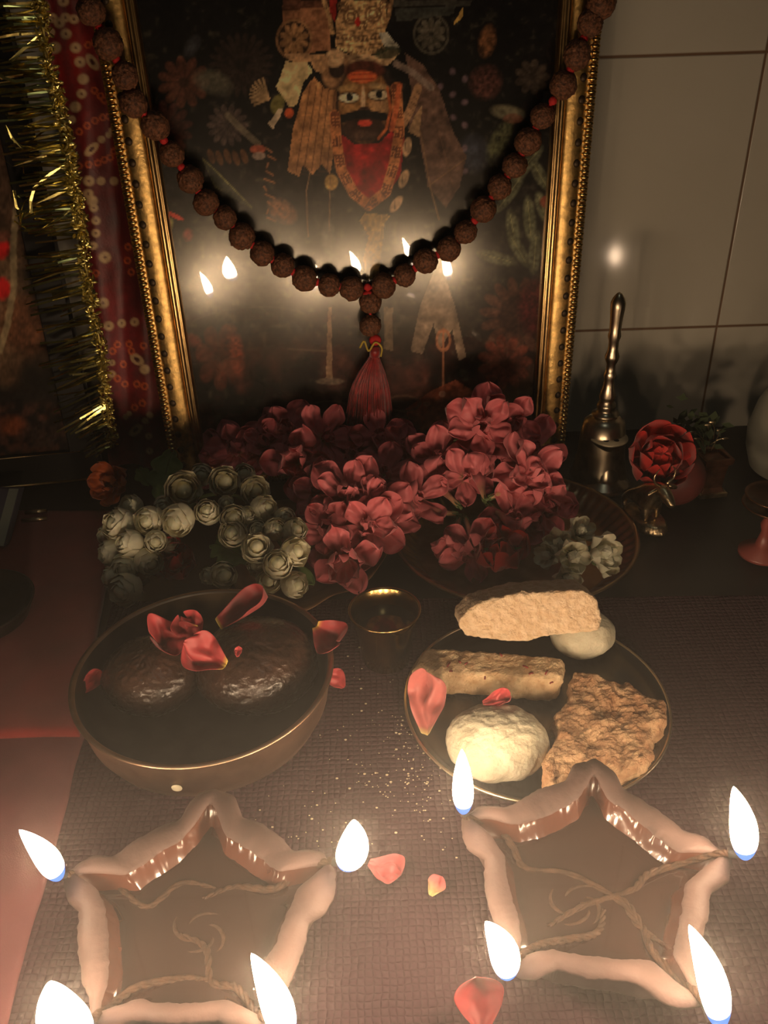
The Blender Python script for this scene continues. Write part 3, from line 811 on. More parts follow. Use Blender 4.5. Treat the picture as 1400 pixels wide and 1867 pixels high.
m_band = mat('tie_dyed_silk', vcol=True, rough=0.5, var=0.25, vscale=140, bump=0.35, bscale=500, bdist=0.0006, sheen=0.3)
YB = at(250, 850, 0).y
def band_pt(u, v):
    y = -40 + u * 890
    xa = np.interp(y, [-40, 0, 200, 400, 600, 800, 850], [60, 70, 105, 138, 175, 195, 200])
    xb = np.interp(y, [-40, 0, 200, 400, 600, 800, 850], [195, 202, 232, 262, 285, 306, 312])
    x = xa + (xb - xa) * v
    p = atY(x, y, YB - 0.004 + 0.02 * (1 - u))
    p.y += 0.0035 * math.sin(v * 9 + u * 5) + 0.0025 * nz((v * 3, u * 14, 0.4))
    if p.z < 0.001: p.z = 0.001
    return p
def paint_band(P):
    P.put(np.ones(len(P.x)), (78, 10, 10), 1, 0.35, P.n2)
    P.put(np.clip((P.n1 * 3 - 1.4), 0, 1), (34, 8, 10), 0.7)
    P.ell(130, 110, 42, 60, (110, 14, 8), 0.75, 20, 0.6, 0.3)
    P.ell(215, 640, 30, 70, (92, 14, 24), 0.6, 0, 0.6, 0.3)
    cr = (134, 110, 78)
    L1 = [(101, 87, 11, 0), (138, 87, 10, 1), (146, 113, 10, 1), (152, 144, 10, 0), (149, 171, 9, 1), (138, 195, 10, 0), (131, 218, 8, 0), (121, 62, 10, 1), (93, 59, 8, 0), (109, 42, 10, 1), (97, 33, 9, 1), (120, 32, 9, 1), (135, 35, 9, 1), (82, 12, 9, 1), (116, 2, 10, 1),
          (162, 330, 10, 1), (184, 330, 8, 0), (208, 330, 8, 0), (161, 353, 9, 1), (168, 366, 10, 0), (171, 379, 8, 1), (175, 402, 8, 1), (175, 425, 8, 1), (170, 448, 8, 1), (191, 469, 11, 1), (188, 552, 10, 1), (198, 594, 9, 1), (222, 589, 8, 1), (246, 587, 8, 1),
          (204, 661, 6, 1), (204, 682, 7, 1), (264, 673, 9, 0), (236, 754, 5, 0), (229, 760, 5, 0), (265, 767, 6, 0), (273, 757, 6, 0), (273, 822, 6, 1), (271, 795, 6, 1), (185, 254, 7, 0), (198, 246, 6, 0), (204, 238, 6, 0)]
    for (x, y, r, h) in L1:
        P.ell(x, y, r, r * 0.95, cr, 0.95, 0, 0.2, 0.15)
        if h: P.ell(x, y, r * 0.24, r * 0.24, (60, 14, 12), 0.9, 0, 0.3)
    for (x, y, a, b, g) in ((168, 113, 17, 9, 55), (167, 272, 16, 8, -45), (250, 655, 14, 9, 35), (248, 784, 14, 8, -40)):
        P.ell(x, y, a, b, cr, 0.95, g, 0.12); P.ell(x, y, a * 0.4, b * 0.4, (50, 10, 10), 1, g, 0.2)
    orr = (140, 62, 26)
    for (x, y) in [(145, 240), (159, 229), (173, 220), (187, 214), (198, 212), (145, 303), (162, 300), (178, 297), (190, 291), (201, 287), (208, 276), (172, 165), (183, 175), (190, 183), (234, 450), (233, 475), (240, 496), (214, 628), (225, 664), (236, 627), (250, 700), (264, 704), (246, 743), (260, 735), (160, 82), (172, 78), (175, 498), (214, 690), (228, 700), (240, 640), (205, 640), (262, 630)]:
        P.ring(x, y, 5, 5, 0.35, orr, 0.85); P.ell(x, y, 2, 2, (70, 20, 14), 0.8)
o = sheet(band_pt, 330, 60, paint_band, 'draped_cloth', m_band, None, PR_GAIN * 0.68, False)
tag(o, 'deep red cloth with cream tie-dyed rings hanging between the two pictures', 'cloth')

m_tin = mat('gold_foil', (0.85, 0.74, 0.26), 0.25, 1.0, var=0.4, vscale=120)
tin = thing('tinsel_garland', atY(150, 460, YB - 0.03), 'glittering gold tinsel garland with long fringe hanging on the left picture', 'garland')
cord = [(58, -60), (70, 0), (88, 110), (112, 200), (127, 290), (143, 380), (152, 460), (166, 550), (184, 640), (192, 720), (206, 815)]
cp_ = spline([atY(x, y, YB - 0.034) for (x, y) in cord], 240)
mb = MB(); mb.tube(cp_, 0.0011, 6)
for k in range(1000):
    i = random.randrange(239); p = cp_[i]
    a = random.random() * 6.28; r = 0.0018 + 0.0035 * random.random()
    q = p + Vector((r * math.cos(a), r * math.sin(a), random.uniform(-0.002, 0.002)))
    M = Matrix.Rotation(random.random() * 6, 3, 'X') @ Matrix.Rotation(random.random() * 6, 3, 'Y')
    mb.ball(q, 0.0027, 0.0013, 0.0009, 8, 5, None, M)
mb.build('twisted_core', mat('gold_foil_core', (0.95, 0.80, 0.28), 0.36, 1.0, var=0.3, vscale=150), tin, smooth=False)
mb = MB()
def strip(mb, p0, p1, p2, w, tw):
    pts = spline([p0, p1, p2], 5); vs = []
    for i, p in enumerate(pts):
        t = (pts[min(i + 1, 4)] - pts[max(i - 1, 0)]).normalized()
        s_ = t.cross(Vector((math.sin(tw + i * .3), math.cos(tw + i * .3), 0.4))).normalized() * w
        vs += [p - s_, p + s_]
    o = len(mb.v); mb.add(vs, [(2 * i, 2 * i + 1, 2 * i + 3, 2 * i + 2) for i in range(4)])
for k in range(360):
    i = random.randrange(239); p = cp_[i]; t = i / 239
    left = random.random() < 0.86
    m1 = mpp(p)
    L = (random.uniform(55, 118) if left else random.uniform(6, 18)) * m1
    if t > 0.93: L *= 0.6
    an = R(random.gauss(3 + 22 * max(0, t - 0.55) * 2, 4.5))
    dx = -math.cos(an) if left else math.cos(an)
    d = Vector((dx, random.uniform(-0.28, 0.12), -math.sin(an))).normalized()
    bend = Vector((0, random.uniform(-0.006, 0.002), random.uniform(-0.001, 0.002)))
    strip(mb, p, p + d * L * 0.5 + bend, p + d * L + bend * 0.5 + Vector((0, 0, random.uniform(-.002, .002))), 0.0008, random.random() * 6)
for k in range(12):
    i = random.randrange(20, 130); p = cp_[i]
    a = p + Vector((-0.02 - 0.02 * random.random(), -0.008, random.uniform(-.02, .01)))
    b = a + Vector((random.uniform(-0.02, 0.012), -0.003, random.uniform(-0.025, 0.02)))
    strip(mb, p, a, b, 0.0010, random.random() * 6)
o = mb.build('foil_fringe', m_tin, tin, smooth=False)
o['kind'] = 'stuff'
# ================================================================== CLAY LAMPS
m_clay = mat('terracotta', (0.088, 0.050, 0.043), 0.72, var=0.3, vscale=45, bump=0.5, bscale=300, bdist=0.0008)
m_wet = mat('oil_soaked_clay', (0.085, 0.030, 0.018), 0.20, coat=0.6, var=0.3, vscale=40, bump=0.25, bscale=70, bdist=0.0008)
m_oil = mat('dark_oil', (0.030, 0.013, 0.009), 0.06, spec=0.6, coat=1.0, var=0.3, vscale=20)
m_wick = mat('oiled_cotton_wick', (0.055, 0.028, 0.016), 0.65, spec=0.15, var=0.5, vscale=300, bump=0.8, bscale=900, bdist=0.0005)
m_char = mat('charred_wick', (0.01, 0.008, 0.007), 0.8, bump=0.8, bscale=900)
RIMZ = 0.035
lampA_out = [(392, 1432), (430, 1450), (440, 1485), (480, 1500), (515, 1525), (537, 1550), (560, 1546), (590, 1551), (603, 1570), (612, 1585), (610, 1630), (592, 1662), (562, 1680), (556, 1720), (537, 1770), (518, 1800), (522, 1835), (520, 1872), (500, 1892), (470, 1882), (425, 1868), (395, 1855), (310, 1862), (240, 1855), (210, 1868), (180, 1878), (160, 1862), (163, 1830), (147, 1790), (139, 1720), (142, 1655), (121, 1640), (115, 1612), (118, 1590), (140, 1570), (170, 1556), (205, 1557), (240, 1530), (290, 1505), (327, 1490), (345, 1460), (362, 1440)]
lampA_in = [(385, 1457), (410, 1520), (450, 1545), (485, 1570), (512, 1588), (560, 1578), (597, 1572), (565, 1600), (540, 1620), (520, 1670), (503, 1715), (478, 1755), (468, 1790), (474, 1830), (480, 1855), (450, 1838), (415, 1820), (350, 1825), (310, 1825), (250, 1818), (210, 1832), (178, 1850), (186, 1820), (194, 1795), (198, 1750), (196, 1710), (192, 1650), (175, 1615), (128, 1594), (175, 1590), (230, 1592), (280, 1560), (325, 1530), (355, 1500)]
lampB_out = [(1086, 1378), (1121, 1406), (1137, 1435), (1170, 1453), (1205, 1477), (1250, 1513), (1281, 1519), (1307, 1539), (1336, 1561), (1333, 1601), (1296, 1623), (1294, 1663), (1281, 1708), (1272, 1740), (1288, 1780), (1290, 1815), (1276, 1834), (1240, 1834), (1214, 1827), (1170, 1792), (1126, 1783), (1068, 1778), (1015, 1761), (975, 1783), (944, 1776), (928, 1755), (932, 1720), (900, 1677), (884, 1623), (882, 1557), (855, 1548), (843, 1522), (840, 1491), (873, 1466), (922, 1468), (966, 1444), (1010, 1426), (1032, 1420), (1046, 1389)]
lampB_in = [(1083, 1406), (1106, 1451), (1148, 1482), (1201, 1526), (1241, 1551), (1275, 1553), (1318, 1560), (1285, 1578), (1250, 1606), (1245, 1650), (1232, 1700), (1226, 1740), (1250, 1780), (1270, 1812), (1223, 1783), (1187, 1746), (1157, 1747), (1112, 1745), (1063, 1739), (1010, 1728), (975, 1734), (946, 1746), (951, 1708), (944, 1668), (926, 1606), (920, 1557), (891, 1517), (852, 1492), (895, 1493), (931, 1502), (970, 1495), (1015, 1477), (1055, 1455)]
def radial(poly, c, z, n):
    P = [at(x, y, z) - c for (x, y) in poly]
    P = [Vector((p.x, p.y)) for p in P]
    Q = []
    for i in range(len(P)):
        a, b = P[i], P[(i + 1) % len(P)]
        for k in range(12): Q.append(a.lerp(b, k / 12))
    ang = sorted((math.atan2(q.y, q.x), q.length) for q in Q)
    A = np.array([a for a, _ in ang]); L = np.array([l for _, l in ang])
    A = np.concatenate([A - 2 * math.pi, A, A + 2 * math.pi]); L = np.concatenate([L, L, L])
    th = -math.pi + 2 * math.pi * np.arange(n) / n
    r = np.interp(th, A, L)
    r = (np.roll(r, 1) + 2 * r + np.roll(r, -1)) / 4
    return th, r
def clay_lamp(cpx, outer, inner, label, seed):
    c = at(cpx[0], cpx[1], RIMZ); base = Vector((c.x, c.y, 0))
    n = 288
    th, ro = radial(outer, c, RIMZ, n); _, ri = radial(inner, c, RIMZ, n)
    ri = np.minimum(ri, ro - 0.0028)
    r0 = float(np.percentile(ro, 12))
    t = thing('clay_lamp', base, label, 'lamp', 'five-cornered clay oil lamps')
    def lev(rr, z, soft=0.0, amp=0.0007):
        vs = []
        for k in range(n):
            r = rr[k] if hasattr(rr, '__len__') else rr
            d = Vector((math.cos(th[k]), math.sin(th[k]), 0))
            p = base + d * r
            q = noise.noise(p * 160 + Vector((seed, 0, z * 200)))
            vs.append(base + d * (r + amp * q + amp * 0.8 * noise.noise(p * 420 + Vector((seed, 2, 0)))) + Vector((0, 0, z + 0.0011 * noise.noise(p * 75 + Vector((0, seed, 3))))))
        return vs
    mb = MB(); L_ = []
    mid = (ro + ri) / 2
    rb = ro * 0.45 + r0 * 0.42
    sm = np.convolve(np.concatenate([ro, ro, ro]), np.ones(25) / 25, 'same')[n:2 * n]
    L_.append([base + Vector((0, 0, 0.0006))] * n)
    L_.append(lev(r0 * 0.62, 0.0003, amp=0)); L_.append(lev(r0 * 0.66, 0.003))
    L_.append(lev(sm * 0.40 + r0 * 0.38, 0.010)); L_.append(lev(sm * 0.62 + r0 * 0.25, 0.018))
    L_.append(lev(ro * 0.93 - 0.001, RIMZ - 0.0055)); L_.append(lev(ro - 0.0003, RIMZ - 0.0030)); L_.append(lev(ro - 0.0002, RIMZ - 0.0012))
    L_.append(lev(ro * 0.75 + ri * 0.25, RIMZ + 0.0006)); L_.append(lev(mid, RIMZ + 0.0012)); L_.append(lev(ri + 0.0008, RIMZ + 0.0004)); L_.append(lev(ri, RIMZ - 0.0012))
    inn = [L_[-1], lev(ri - 0.0008, RIMZ - 0.0040), lev(ri * 0.95 - 0.0010, RIMZ - 0.008, amp=0.0005), lev(ri * 0.84, RIMZ - 0.013, amp=0.0006), lev(ri * 0.6, RIMZ - 0.019), [base + Vector((0, 0, RIMZ - 0.022))] * n]
    vs = []; 
    for l in L_: vs += l
    fs = [(i * n + k, i * n + (k + 1) % n, (i + 1) * n + (k + 1) % n, (i + 1) * n + k) for i in range(len(L_) - 1) for k in range(n)]
    mb.add(vs, fs)
    mb.build('clay_body', m_clay, t)
    mb = MB(); vs = []
    for l in inn: vs += l
    mb.add(vs, [(i * n + k, i * n + (k + 1) % n, (i + 1) * n + (k + 1) % n, (i + 1) * n + k) for i in range(len(inn) - 1) for k in range(n)])
    mb.build('oily_inner_wall', m_wet, t)
    mb = MB(); oz = RIMZ - 0.0098
    vs = []
    for q in (1.0, 0.985, 0.96, 0.8, 0.5, 0.2):
        for k in range(n):
            r = ri[k] * 0.935 * q
            vs.append(base + Vector((math.cos(th[k]) * r, math.sin(th[k]) * r, oz + (0.0012 if q == 1.0 else 0.0004 if q > 0.98 else 0.0))))
    m_ = len(vs); vs.append(base + Vector((0, 0, oz)))
    fs = [(i * n + k, i * n + (k + 1) % n, (i + 1) * n + (k + 1) % n, (i + 1) * n + k) for i in range(5) for k in range(n)]
    fs += [(5 * n + k, 5 * n + (k + 1) % n, m_) for k in range(n)]
    mb.add(vs, fs); mb.build('oil', m_oil, t)
    return t
lampA = clay_lamp((360, 1670), lampA_out, lampA_in, 'five-cornered terracotta oil lamp in front of the brass bowl of sweets', 1)
lampB = clay_lamp((1080, 1600), lampB_out, lampB_in, 'five-cornered terracotta oil lamp in front of the plate of biscuits', 7)

def flame_mat():
    m = bpy.data.materials.new('oil_flame'); m.use_nodes = True
    nt = m.node_tree; N = nt.nodes; L = nt.links
    N.remove(N['Principled BSDF'])
    em = N.new('ShaderNodeEmission'); em.inputs['Strength'].default_value = 1.0
    a = N.new('ShaderNodeVertexColor'); a.layer_name = 'Col'
    mu = N.new('ShaderNodeVectorMath'); mu.operation = 'SCALE'; mu.inputs['Scale'].default_value = FLAME
    L.new(a.outputs['Color'], mu.inputs[0]); L.new(mu.outputs[0], em.inputs['Color'])
    L.new(em.outputs[0], N['Material Output'].inputs['Surface'])
    return m
m_flame = flame_mat()
def wick_flame(parent, tipc, bpx, tpx, wpx, lift, path, bend=0.0):
    """tipc: notch on the rim (pixel); bpx/tpx: foot and point of the flame; path: wick lying in the oil"""
    zb = RIMZ + 0.0045
    nb = at(*tipc, RIMZ + 0.0012); b = at(*bpx, zb); t = at(*tpx, zb + lift + 0.003)
    pts = [at(x, y, RIMZ - (0.0101 if i < len(path) - 2 else 0.0075)) for i, (x, y) in enumerate(path)] + [nb + Vector((0, 0, 0.0008)), nb.lerp(b, 0.5) + Vector((0, 0, 0.001))]
    sp_ = spline(pts, 70)
    w = MB()
    for s in range(3):
        pp = []
        for i, p in enumerate(sp_):
            a = i * 0.55 + s * 2.094
            pp.append(p + Vector((math.cos(a), math.sin(a) * 0.7, math.sin(a) * 0.7)) * 0.0008)
        w.tube(pp, lambda q: 0.0010 * (0.6 + 0.4 * min(1, q * 8)), 6)
    wo = w.build('wick', m_wick, parent)
    w = MB().tube(spline([nb.lerp(b, 0.35) + Vector((0, 0, 0.001)), nb.lerp(b, 0.75) + Vector((0, 0, 0.0015)), b.lerp(t, 0.14)], 12), lambda q: 0.0020 - 0.0007 * q, 8)
    w.build('charred_tip', m_char, wo)
    # the flame itself, a bent drop
    m1 = mpp(b); W_ = wpx * 0.5 * m1
    ax = (t - b); side = ax.cross(CM @ Vector((0, 0, 1))).normalized()
    N_ = 30; K = 20
    vs = []; cs = []
    a1 = ax.normalized(); a2 = side; a3 = a1.cross(a2).normalized()
    for i in range(N_ + 1):
        s = i / N_
        r = W_ * 0.98 * (math.sin(math.pi * min(1, s ** 0.72)) ** 0.72) * (1 - 0.15 * s)
        if i in (0, N_): r = 1e-5
        c = b - ax * 0.03 + ax * 1.03 * s + side * (bend * m1 * math.sin(math.pi * s))
        for k in range(K):
            an = 2 * math.pi * k / K
            vs.append(c + (a2 * math.cos(an) + a3 * math.sin(an)) * r)
            if s < 0.17: col = (0.0012, 0.0030, 0.011)
            elif s < 0.29:
                q = (s - 0.17) / 0.12; q = q * q
                col = (0.004 + (1 - 0.004) * q, 0.010 + (0.68 - 0.010) * q, 0.035 + (0.44 - 0.035) * q)
            else: col = (1.0, 0.71, 0.44)
            cs.append(col)
    fs = [(i * K + k, i * K + (k + 1) % K, (i + 1) * K + (k + 1) % K, (i + 1) * K + k) for i in range(N_) for k in range(K)]
    f = MB(); f.v = vs; f.f = fs; f.c = cs
    f.build('flame', m_flame, wo, vcol=True)
wick_flame(lampA, (125, 1595), (108, 1600), (35, 1513), 46, 0.030, [(390, 1620), (330, 1612), (270, 1655), (225, 1625), (205, 1602), (165, 1594)], 6)
wick_flame(lampA, (598, 1572), (630, 1578), (645, 1495), 60, 0.030, [(370, 1640), (430, 1618), (500, 1620), (545, 1590)], 8)
wick_flame(lampA, (177, 1853), (150, 1897), (90, 1790), 92, 0.030, [(390, 1790), (330, 1785), (250, 1800), (200, 1835)], -14)
wick_flame(lampA, (482, 1858), (522, 1895), (458, 1738), 62, 0.034, [(330, 1705), (375, 1730), (385, 1790), (430, 1800), (462, 1840)], 8)
wick_flame(lampB, (850, 1492), (845, 1480), (842, 1366), 41, 0.034, [(1230, 1740), (1165, 1690), (1130, 1645), (1040, 1595), (960, 1585), (935, 1545), (905, 1508)], 0)
wick_flame(lampB, (1312, 1558), (1358, 1562), (1337, 1434), 52, 0.036, [(1000, 1690), (1060, 1655), (1150, 1625), (1180, 1595), (1240, 1575)], 6)
wick_flame(lampB, (945, 1748), (925, 1778), (885, 1680), 58, 0.030, [(1100, 1660), (1090, 1700), (1040, 1712), (985, 1722)], 10)
wick_flame(lampB, (1270, 1813), (1312, 1868), (1256, 1686), 58, 0.040, [(1060, 1650), (1130, 1640), (1170, 1690), (1190, 1735), (1235, 1782)], 10)
# loose cotton strands under the oil's skin
for (lp, cc) in ((lampA, (365, 1700)), (lampB, (1050, 1650))):
    mb = MB()
    for k in range(4):
        a0 = k * 1.7; pts = []
        for i in range(6):
            a = a0 + i * 0.5; rr = 18 + 9 * i
            pts.append(at(cc[0] + rr * math.cos(a), cc[1] + rr * 0.75 * math.sin(a), RIMZ - 0.0104 + 0.0002 * (k % 2)))
        mb.tube(spline(pts, 24), lambda q: 0.0011 * math.sin(math.pi * min(1, max(0.05, q))), 6)
    mb.build('cotton_strands', m_wick, lp)

# ================================================================== BRASS BOWL AND SWEETS
m_brass = mat('worn_brass', (0.55, 0.36, 0.25), 0.40, 1.0, var=0.35, vscale=35, bump=0.15, bscale=120, bdist=0.0005)
m_brass_d = mat('dark_brass_inside', (0.10, 0.07, 0.042), 0.42, 1.0, var=0.5, vscale=35)  # inner wall given a far darker brass than the outer
BZ = 0.042
bc = at(371, 1217, BZ); bl = at(133, 1235, BZ); br = at(611, 1212, BZ)
BRD = ((bl - bc).length + (br - bc).length) / 2
BB = Vector((bc.x, bc.y, 0))
bowl = thing('brass_bowl', BB, 'deep brass bowl holding two dark brown sweets', 'bowl')
pr = [(0.0, 0.0005), (BRD * 0.52, 0.0005), (BRD * 0.74, 0.003), (BRD * 0.87, 0.010), (BRD * 0.935, 0.020), (BRD * 0.965, 0.033), (BRD * 0.985, BZ - 0.003), (BRD * 1.0, BZ - 0.0008), (BRD, BZ),
      (BRD - 0.0022, BZ + 0.0004), (BRD - 0.0034, BZ - 0.0008)]
MB().lathe(pr, BB, 128).build('outer_wall', m_brass, bowl)
pr = [(BRD - 0.0034, BZ - 0.0008), (BRD * 0.945, BZ - 0.008), (BRD * 0.92, 0.022), (BRD * 0.86, 0.012), (BRD * 0.7, 0.005), (0, 0.0035)]
MB().lathe(pr, BB, 128).build('inner_wall', m_brass_d, bowl)
m_sweet = mat('dark_fried_sweet', (0.055, 0.026, 0.017), 0.29, var=0.5, vscale=60, bump=0.8, bscale=260, bdist=0.0016, coat=0.5, coat_rough=0.22)
def sweet(px, py, z, r, rz, label, seed):
    c = at(px, py, z)
    def f(d):
        q = 1 + 0.035 * noise.noise(d * 2 + Vector((seed, 0, 0)))
        w = abs(noise.noise(d * 5 + Vector((0, seed, 0))))
        q -= 0.03 * max(0, 0.12 - w) / 0.12
        return q + 0.010 * noise.noise(d * 24) + 0.006 * noise.noise(d * 55)
    base = Vector((c.x, c.y, c.z - rz))
    return tag(MB().ball(c, r, r * 0.96, rz, 120, 80, f).build('fried_sweet', m_sweet, None, org=base), label, 'sweet', 'sweets in the brass bowl')
sweet(468, 1212, 0.0285, 0.0365, 0.0235, 'large round dark brown sweet at the right side of the brass bowl', 2)
sweet(278, 1230, 0.0260, 0.0295, 0.0200, 'smaller dark brown sweet at the left side of the brass bowl', 5)

# ================================================================== PETALS
def lerp3(a, b, t): return tuple(a[i] + (b[i] - a[i]) * t for i in range(3))
def petal_mb(L, W, cup=0.3, curl=0.2, ruf=0.1, seed=0, tip=(0.5, 0.05, 0.06), base=(0.7, 0.5, 0.1), bfrac=0.15, notch=0.0, nu=16, nv=13, narrow=0.18, streak=0.0, pt=2.2):
    """a petal whose foot is at the origin, running along +X, bending up towards +Z"""
    mb = MB()
    sd = Vector((seed * 1.31, seed * 0.77, seed * 2.1))
    def f(u, v):
        s = (v - 0.5) * 2
        w = W * 0.5 * (narrow + (1 - narrow) * math.sin(math.pi * min(1, u * 0.62 + 0.02)) ** 1.1) * math.sqrt(max(0, 1 - max(0, (u - 0.62) / 0.38) ** pt))
        l = L * u * (1 - notch * (1 - abs(s)) * max(0, u - 0.7) / 0.3)
        z = cup * W * 0.5 * s * s * (0.4 + u) + curl * L * u * u
        z += ruf * W * (noise.noise(Vector((u * 3, s * 2.2, 0)) + sd)) * (0.2 + u)
        y = s * w + ruf * W * 0.4 * noise.noise(Vector((u * 3, s * 1.5, 5)) + sd) * u
        return Vector((l, y, z))
    def c(u, v):
        t = min(1, u / max(1e-3, bfrac)); t = t * t * (3 - 2 * t)
        col = lerp3(base, tip, t)
        k = 1 - streak * (0.5 + 0.5 * math.sin(v * 38)) * (1 - 0.5 * u)
        return tuple(x * k for x in col)
    mb.grid(f, nu, nv, colf=c)
    return mb
m_petal = mat('rose_petal', vcol=True, rough=0.5, var=0.18, vscale=160, trans=0.18, sheen=0.2)
RT, RB_ = (0.42, 0.038, 0.044), (0.75, 0.55, 0.10)
def loose_petal(px, py, z, ang, L, W, up, label, group=None, name='rose_petal', seed=1, **kw):
    c = at(px, py, z)
    a = R(ang)
    kw.setdefault('tip', RT); kw.setdefault('base', RB_)
    mb = petal_mb(L, W, seed=seed, **kw)
    X = Vector((math.cos(a), math.sin(a), 0)); U = Vector(up).normalized()
    Y = U.cross(X).normalized(); X = Y.cross(U).normalized()
    M = Matrix((X, Y, U)).transposed()
    mb.v = [M @ (p - Vector((L * 0.5, 0, 0))) for p in mb.v]
    zm = min(p.z for p in mb.v)
    if z < 0.02: lift = 0.0004 - zm
    else: lift = 0
    mb.v = [p + c + Vector((0, 0, lift)) for p in mb.v]
    o = mb.build(name, m_petal, None, org=(c.x, c.y, max(0, c.z)), vcol=True, thick=0.00035, sub=1)
    return tag(o, label, 'petal', group)
G_ = 'rose petals lying on the sweets'
loose_petal(330, 1165, 0.052, 200, 0.024, 0.023, (-0.2, -0.5, 1), 'crumpled red rose petal at the upper left of the petals on the sweets', G_, seed=3, ruf=0.5, cup=0.5, curl=0.3, bfrac=0.1)
loose_petal(375, 1196, 0.052, 150, 0.026, 0.025, (0.1, -0.6, 1), 'red rose petal with a yellow lower corner on the sweets', G_, seed=5, ruf=0.35, cup=0.3, curl=0.15, bfrac=0.12)
loose_petal(352, 1152, 0.054, 120, 0.017, 0.018, (-0.1, -0.5, 1), 'small upright red rose petal behind the yellow-cornered one on the sweets', G_, seed=8, ruf=0.4, cup=0.6, curl=0.3)
loose_petal(446, 1118, 0.050, 28, 0.034, 0.019, (-0.2, -0.25, 1), 'long rolled red rose petal lying towards the far rim of the bowl', G_, seed=12, ruf=0.15, cup=0.9, curl=0.05, bfrac=0.02, narrow=0.5)
loose_petal(601, 1163, BZ + 0.006, -50, 0.022, 0.024, (-0.1, -0.5, 0.8), 'heart-shaped red rose petal hanging on the right rim of the brass bowl', seed=14, ruf=0.25, cup=0.7, curl=0.1, notch=0.25, bfrac=0.1)
loose_petal(617, 1246, 0.012, 120, 0.012, 0.013, (-0.2, -0.5, 1), 'small red petal peeping out beside the right wall of the brass bowl', seed=15, ruf=0.2, cup=0.3, base=RT)
loose_petal(160, 1245, 0.030, 80, 0.017, 0.011, (0.9, -0.3, 0.6), 'dim red petal tucked inside the left wall of the brass bowl', seed=16, ruf=0.2, cup=0.4, base=RT)
loose_petal(434, 1191, 0.0535, 90, 0.005, 0.005, (0, -0.3, 1), 'tiny reddish crumb of petal on the larger dark sweet', seed=17, ruf=0.5, cup=0.3, base=RT, name='petal_scrap')
PT, PB = (0.60, 0.12, 0.13), (0.75, 0.6, 0.25)
loose_petal(700, 1592, 0.002, -25, 0.017, 0.017, (0.2, -0.2, 1), 'pink petal with a cream corner on the mat right of the left clay lamp', seed=21, ruf=0.35, cup=0.5, curl=0.25, tip=PT, base=PT)
loose_petal(793, 1622, 0.002, 60, 0.0095, 0.009, (0.2, -0.2, 1), 'small cream and pink petal on the mat between the two clay lamps', seed=23, ruf=0.4, cup=0.4, curl=0.2, tip=PT, base=PB, bfrac=0.8)
loose_petal(783, 1310, 0.009, 75, 0.031, 0.024, (-0.3, -0.4, 1), 'pink folded rose petal at the left rim of the biscuit plate', seed=25, ruf=0.4, cup=0.6, curl=0.2, tip=(0.50, 0.14, 0.13), base=PB)
loose_petal(905, 1277, 0.028, 10, 0.016, 0.010, (0, -0.6, 1), 'red petal scrap on top of the round white sweet', seed=27, ruf=0.7, cup=0.3, base=RT)
loose_petal(872, 1842, 0.006, 95, 0.020, 0.022, (0.0, -0.5, 0.8), 'red petal standing on the mat at the bottom edge beside the right clay lamp', seed=29, ruf=0.15, cup=0.5, curl=0.3, base=RT)
m_seed = mat('rice_flake', (0.75, 0.68, 0.5), 0.6)
p = at(321, 1441, 0.024)
dd = (p - Vector((BB.x, BB.y, 0.024))); dd.z = 0; dd = dd.normalized()
q_ = BB + dd * BRD * 0.956 + Vector((0, 0, 0.024))
tag(MB().ball((0, 0, 0), 0.0029, 0.0008, 0.0024, 14, 8, None, basis(Vector((0, 0, 1))) @ Matrix.Rotation(math.atan2(dd.y, dd.x) + R(90), 3, 'Z')).xf(Matrix.Translation(q_)).build('rice_flake', m_seed, None, org=q_),
    'pale flat rice flake stuck on the front of the brass bowl', 'rice')
mb = MB()
for k in range(230):
    cx, cy, s1, s2 = random.choice(((725, 1340, 28, 22), (700, 1435, 40, 18), (770, 1480, 40, 45), (640, 1290, 40, 60), (760, 1400, 25, 25), (560, 1500, 60, 40)))
    p = at(random.gauss(cx, s1), random.gauss(cy, s2), 0.0002)
    s = random.uniform(0.00015, 0.0004) * random.choice((1, 1, 1.7))
    mb.ball(p, s * 1.5, s, s * 0.7, 5, 3)
o = mb.build('biscuit_crumbs', mat('pale_crumb', (0.55, 0.46, 0.32), 0.9), None, org=at(725, 1400, 0)); tag(o, 'scatter of pale crumbs on the mat between the bowl and the biscuit plate', 'crumbs', kind='stuff')

# ================================================================== TUMBLER
TZ = 0.042
tc_ = at(701, 1110, TZ); TR = (at(768, 1108, TZ) - at(635, 1112, TZ)).length / 2
TB = Vector((tc_.x, tc_.y, 0))
m_brass_y = mat('polished_brass_cup', (0.55, 0.36, 0.13), 0.22, 1.0, var=0.3, vscale=60, dark=(0.30, 0.19, 0.08))
tum = thing('brass_cup', TB, 'small round brass cup of water standing between the bowl and the biscuit plate', 'cup')
pr = [(0, 0.0004), (TR * 0.60, 0.0004), (TR * 0.66, 0.002), (TR * 0.70, 0.012), (TR * 0.78, 0.026), (TR * 0.90, TZ - 0.006), (TR * 1.0, TZ - 0.0008), (TR, TZ), (TR - 0.0010, TZ + 0.0002), (TR - 0.0016, TZ - 0.0008), (TR * 0.86, TZ - 0.008), (TR * 0.72, 0.022), (TR * 0.62, 0.004), (0, 0.003)]
MB().lathe(pr, TB, 96).build('cup_wall', m_brass_y, tum)
m_water = mat('dark_water', (0.02, 0.016, 0.01), 0.04, spec=0.6, coat=1.0)
MB().lathe([(0, TZ - 0.0110), (TR * 0.825, TZ - 0.0110)], TB, 64).build('water', m_water, tum)

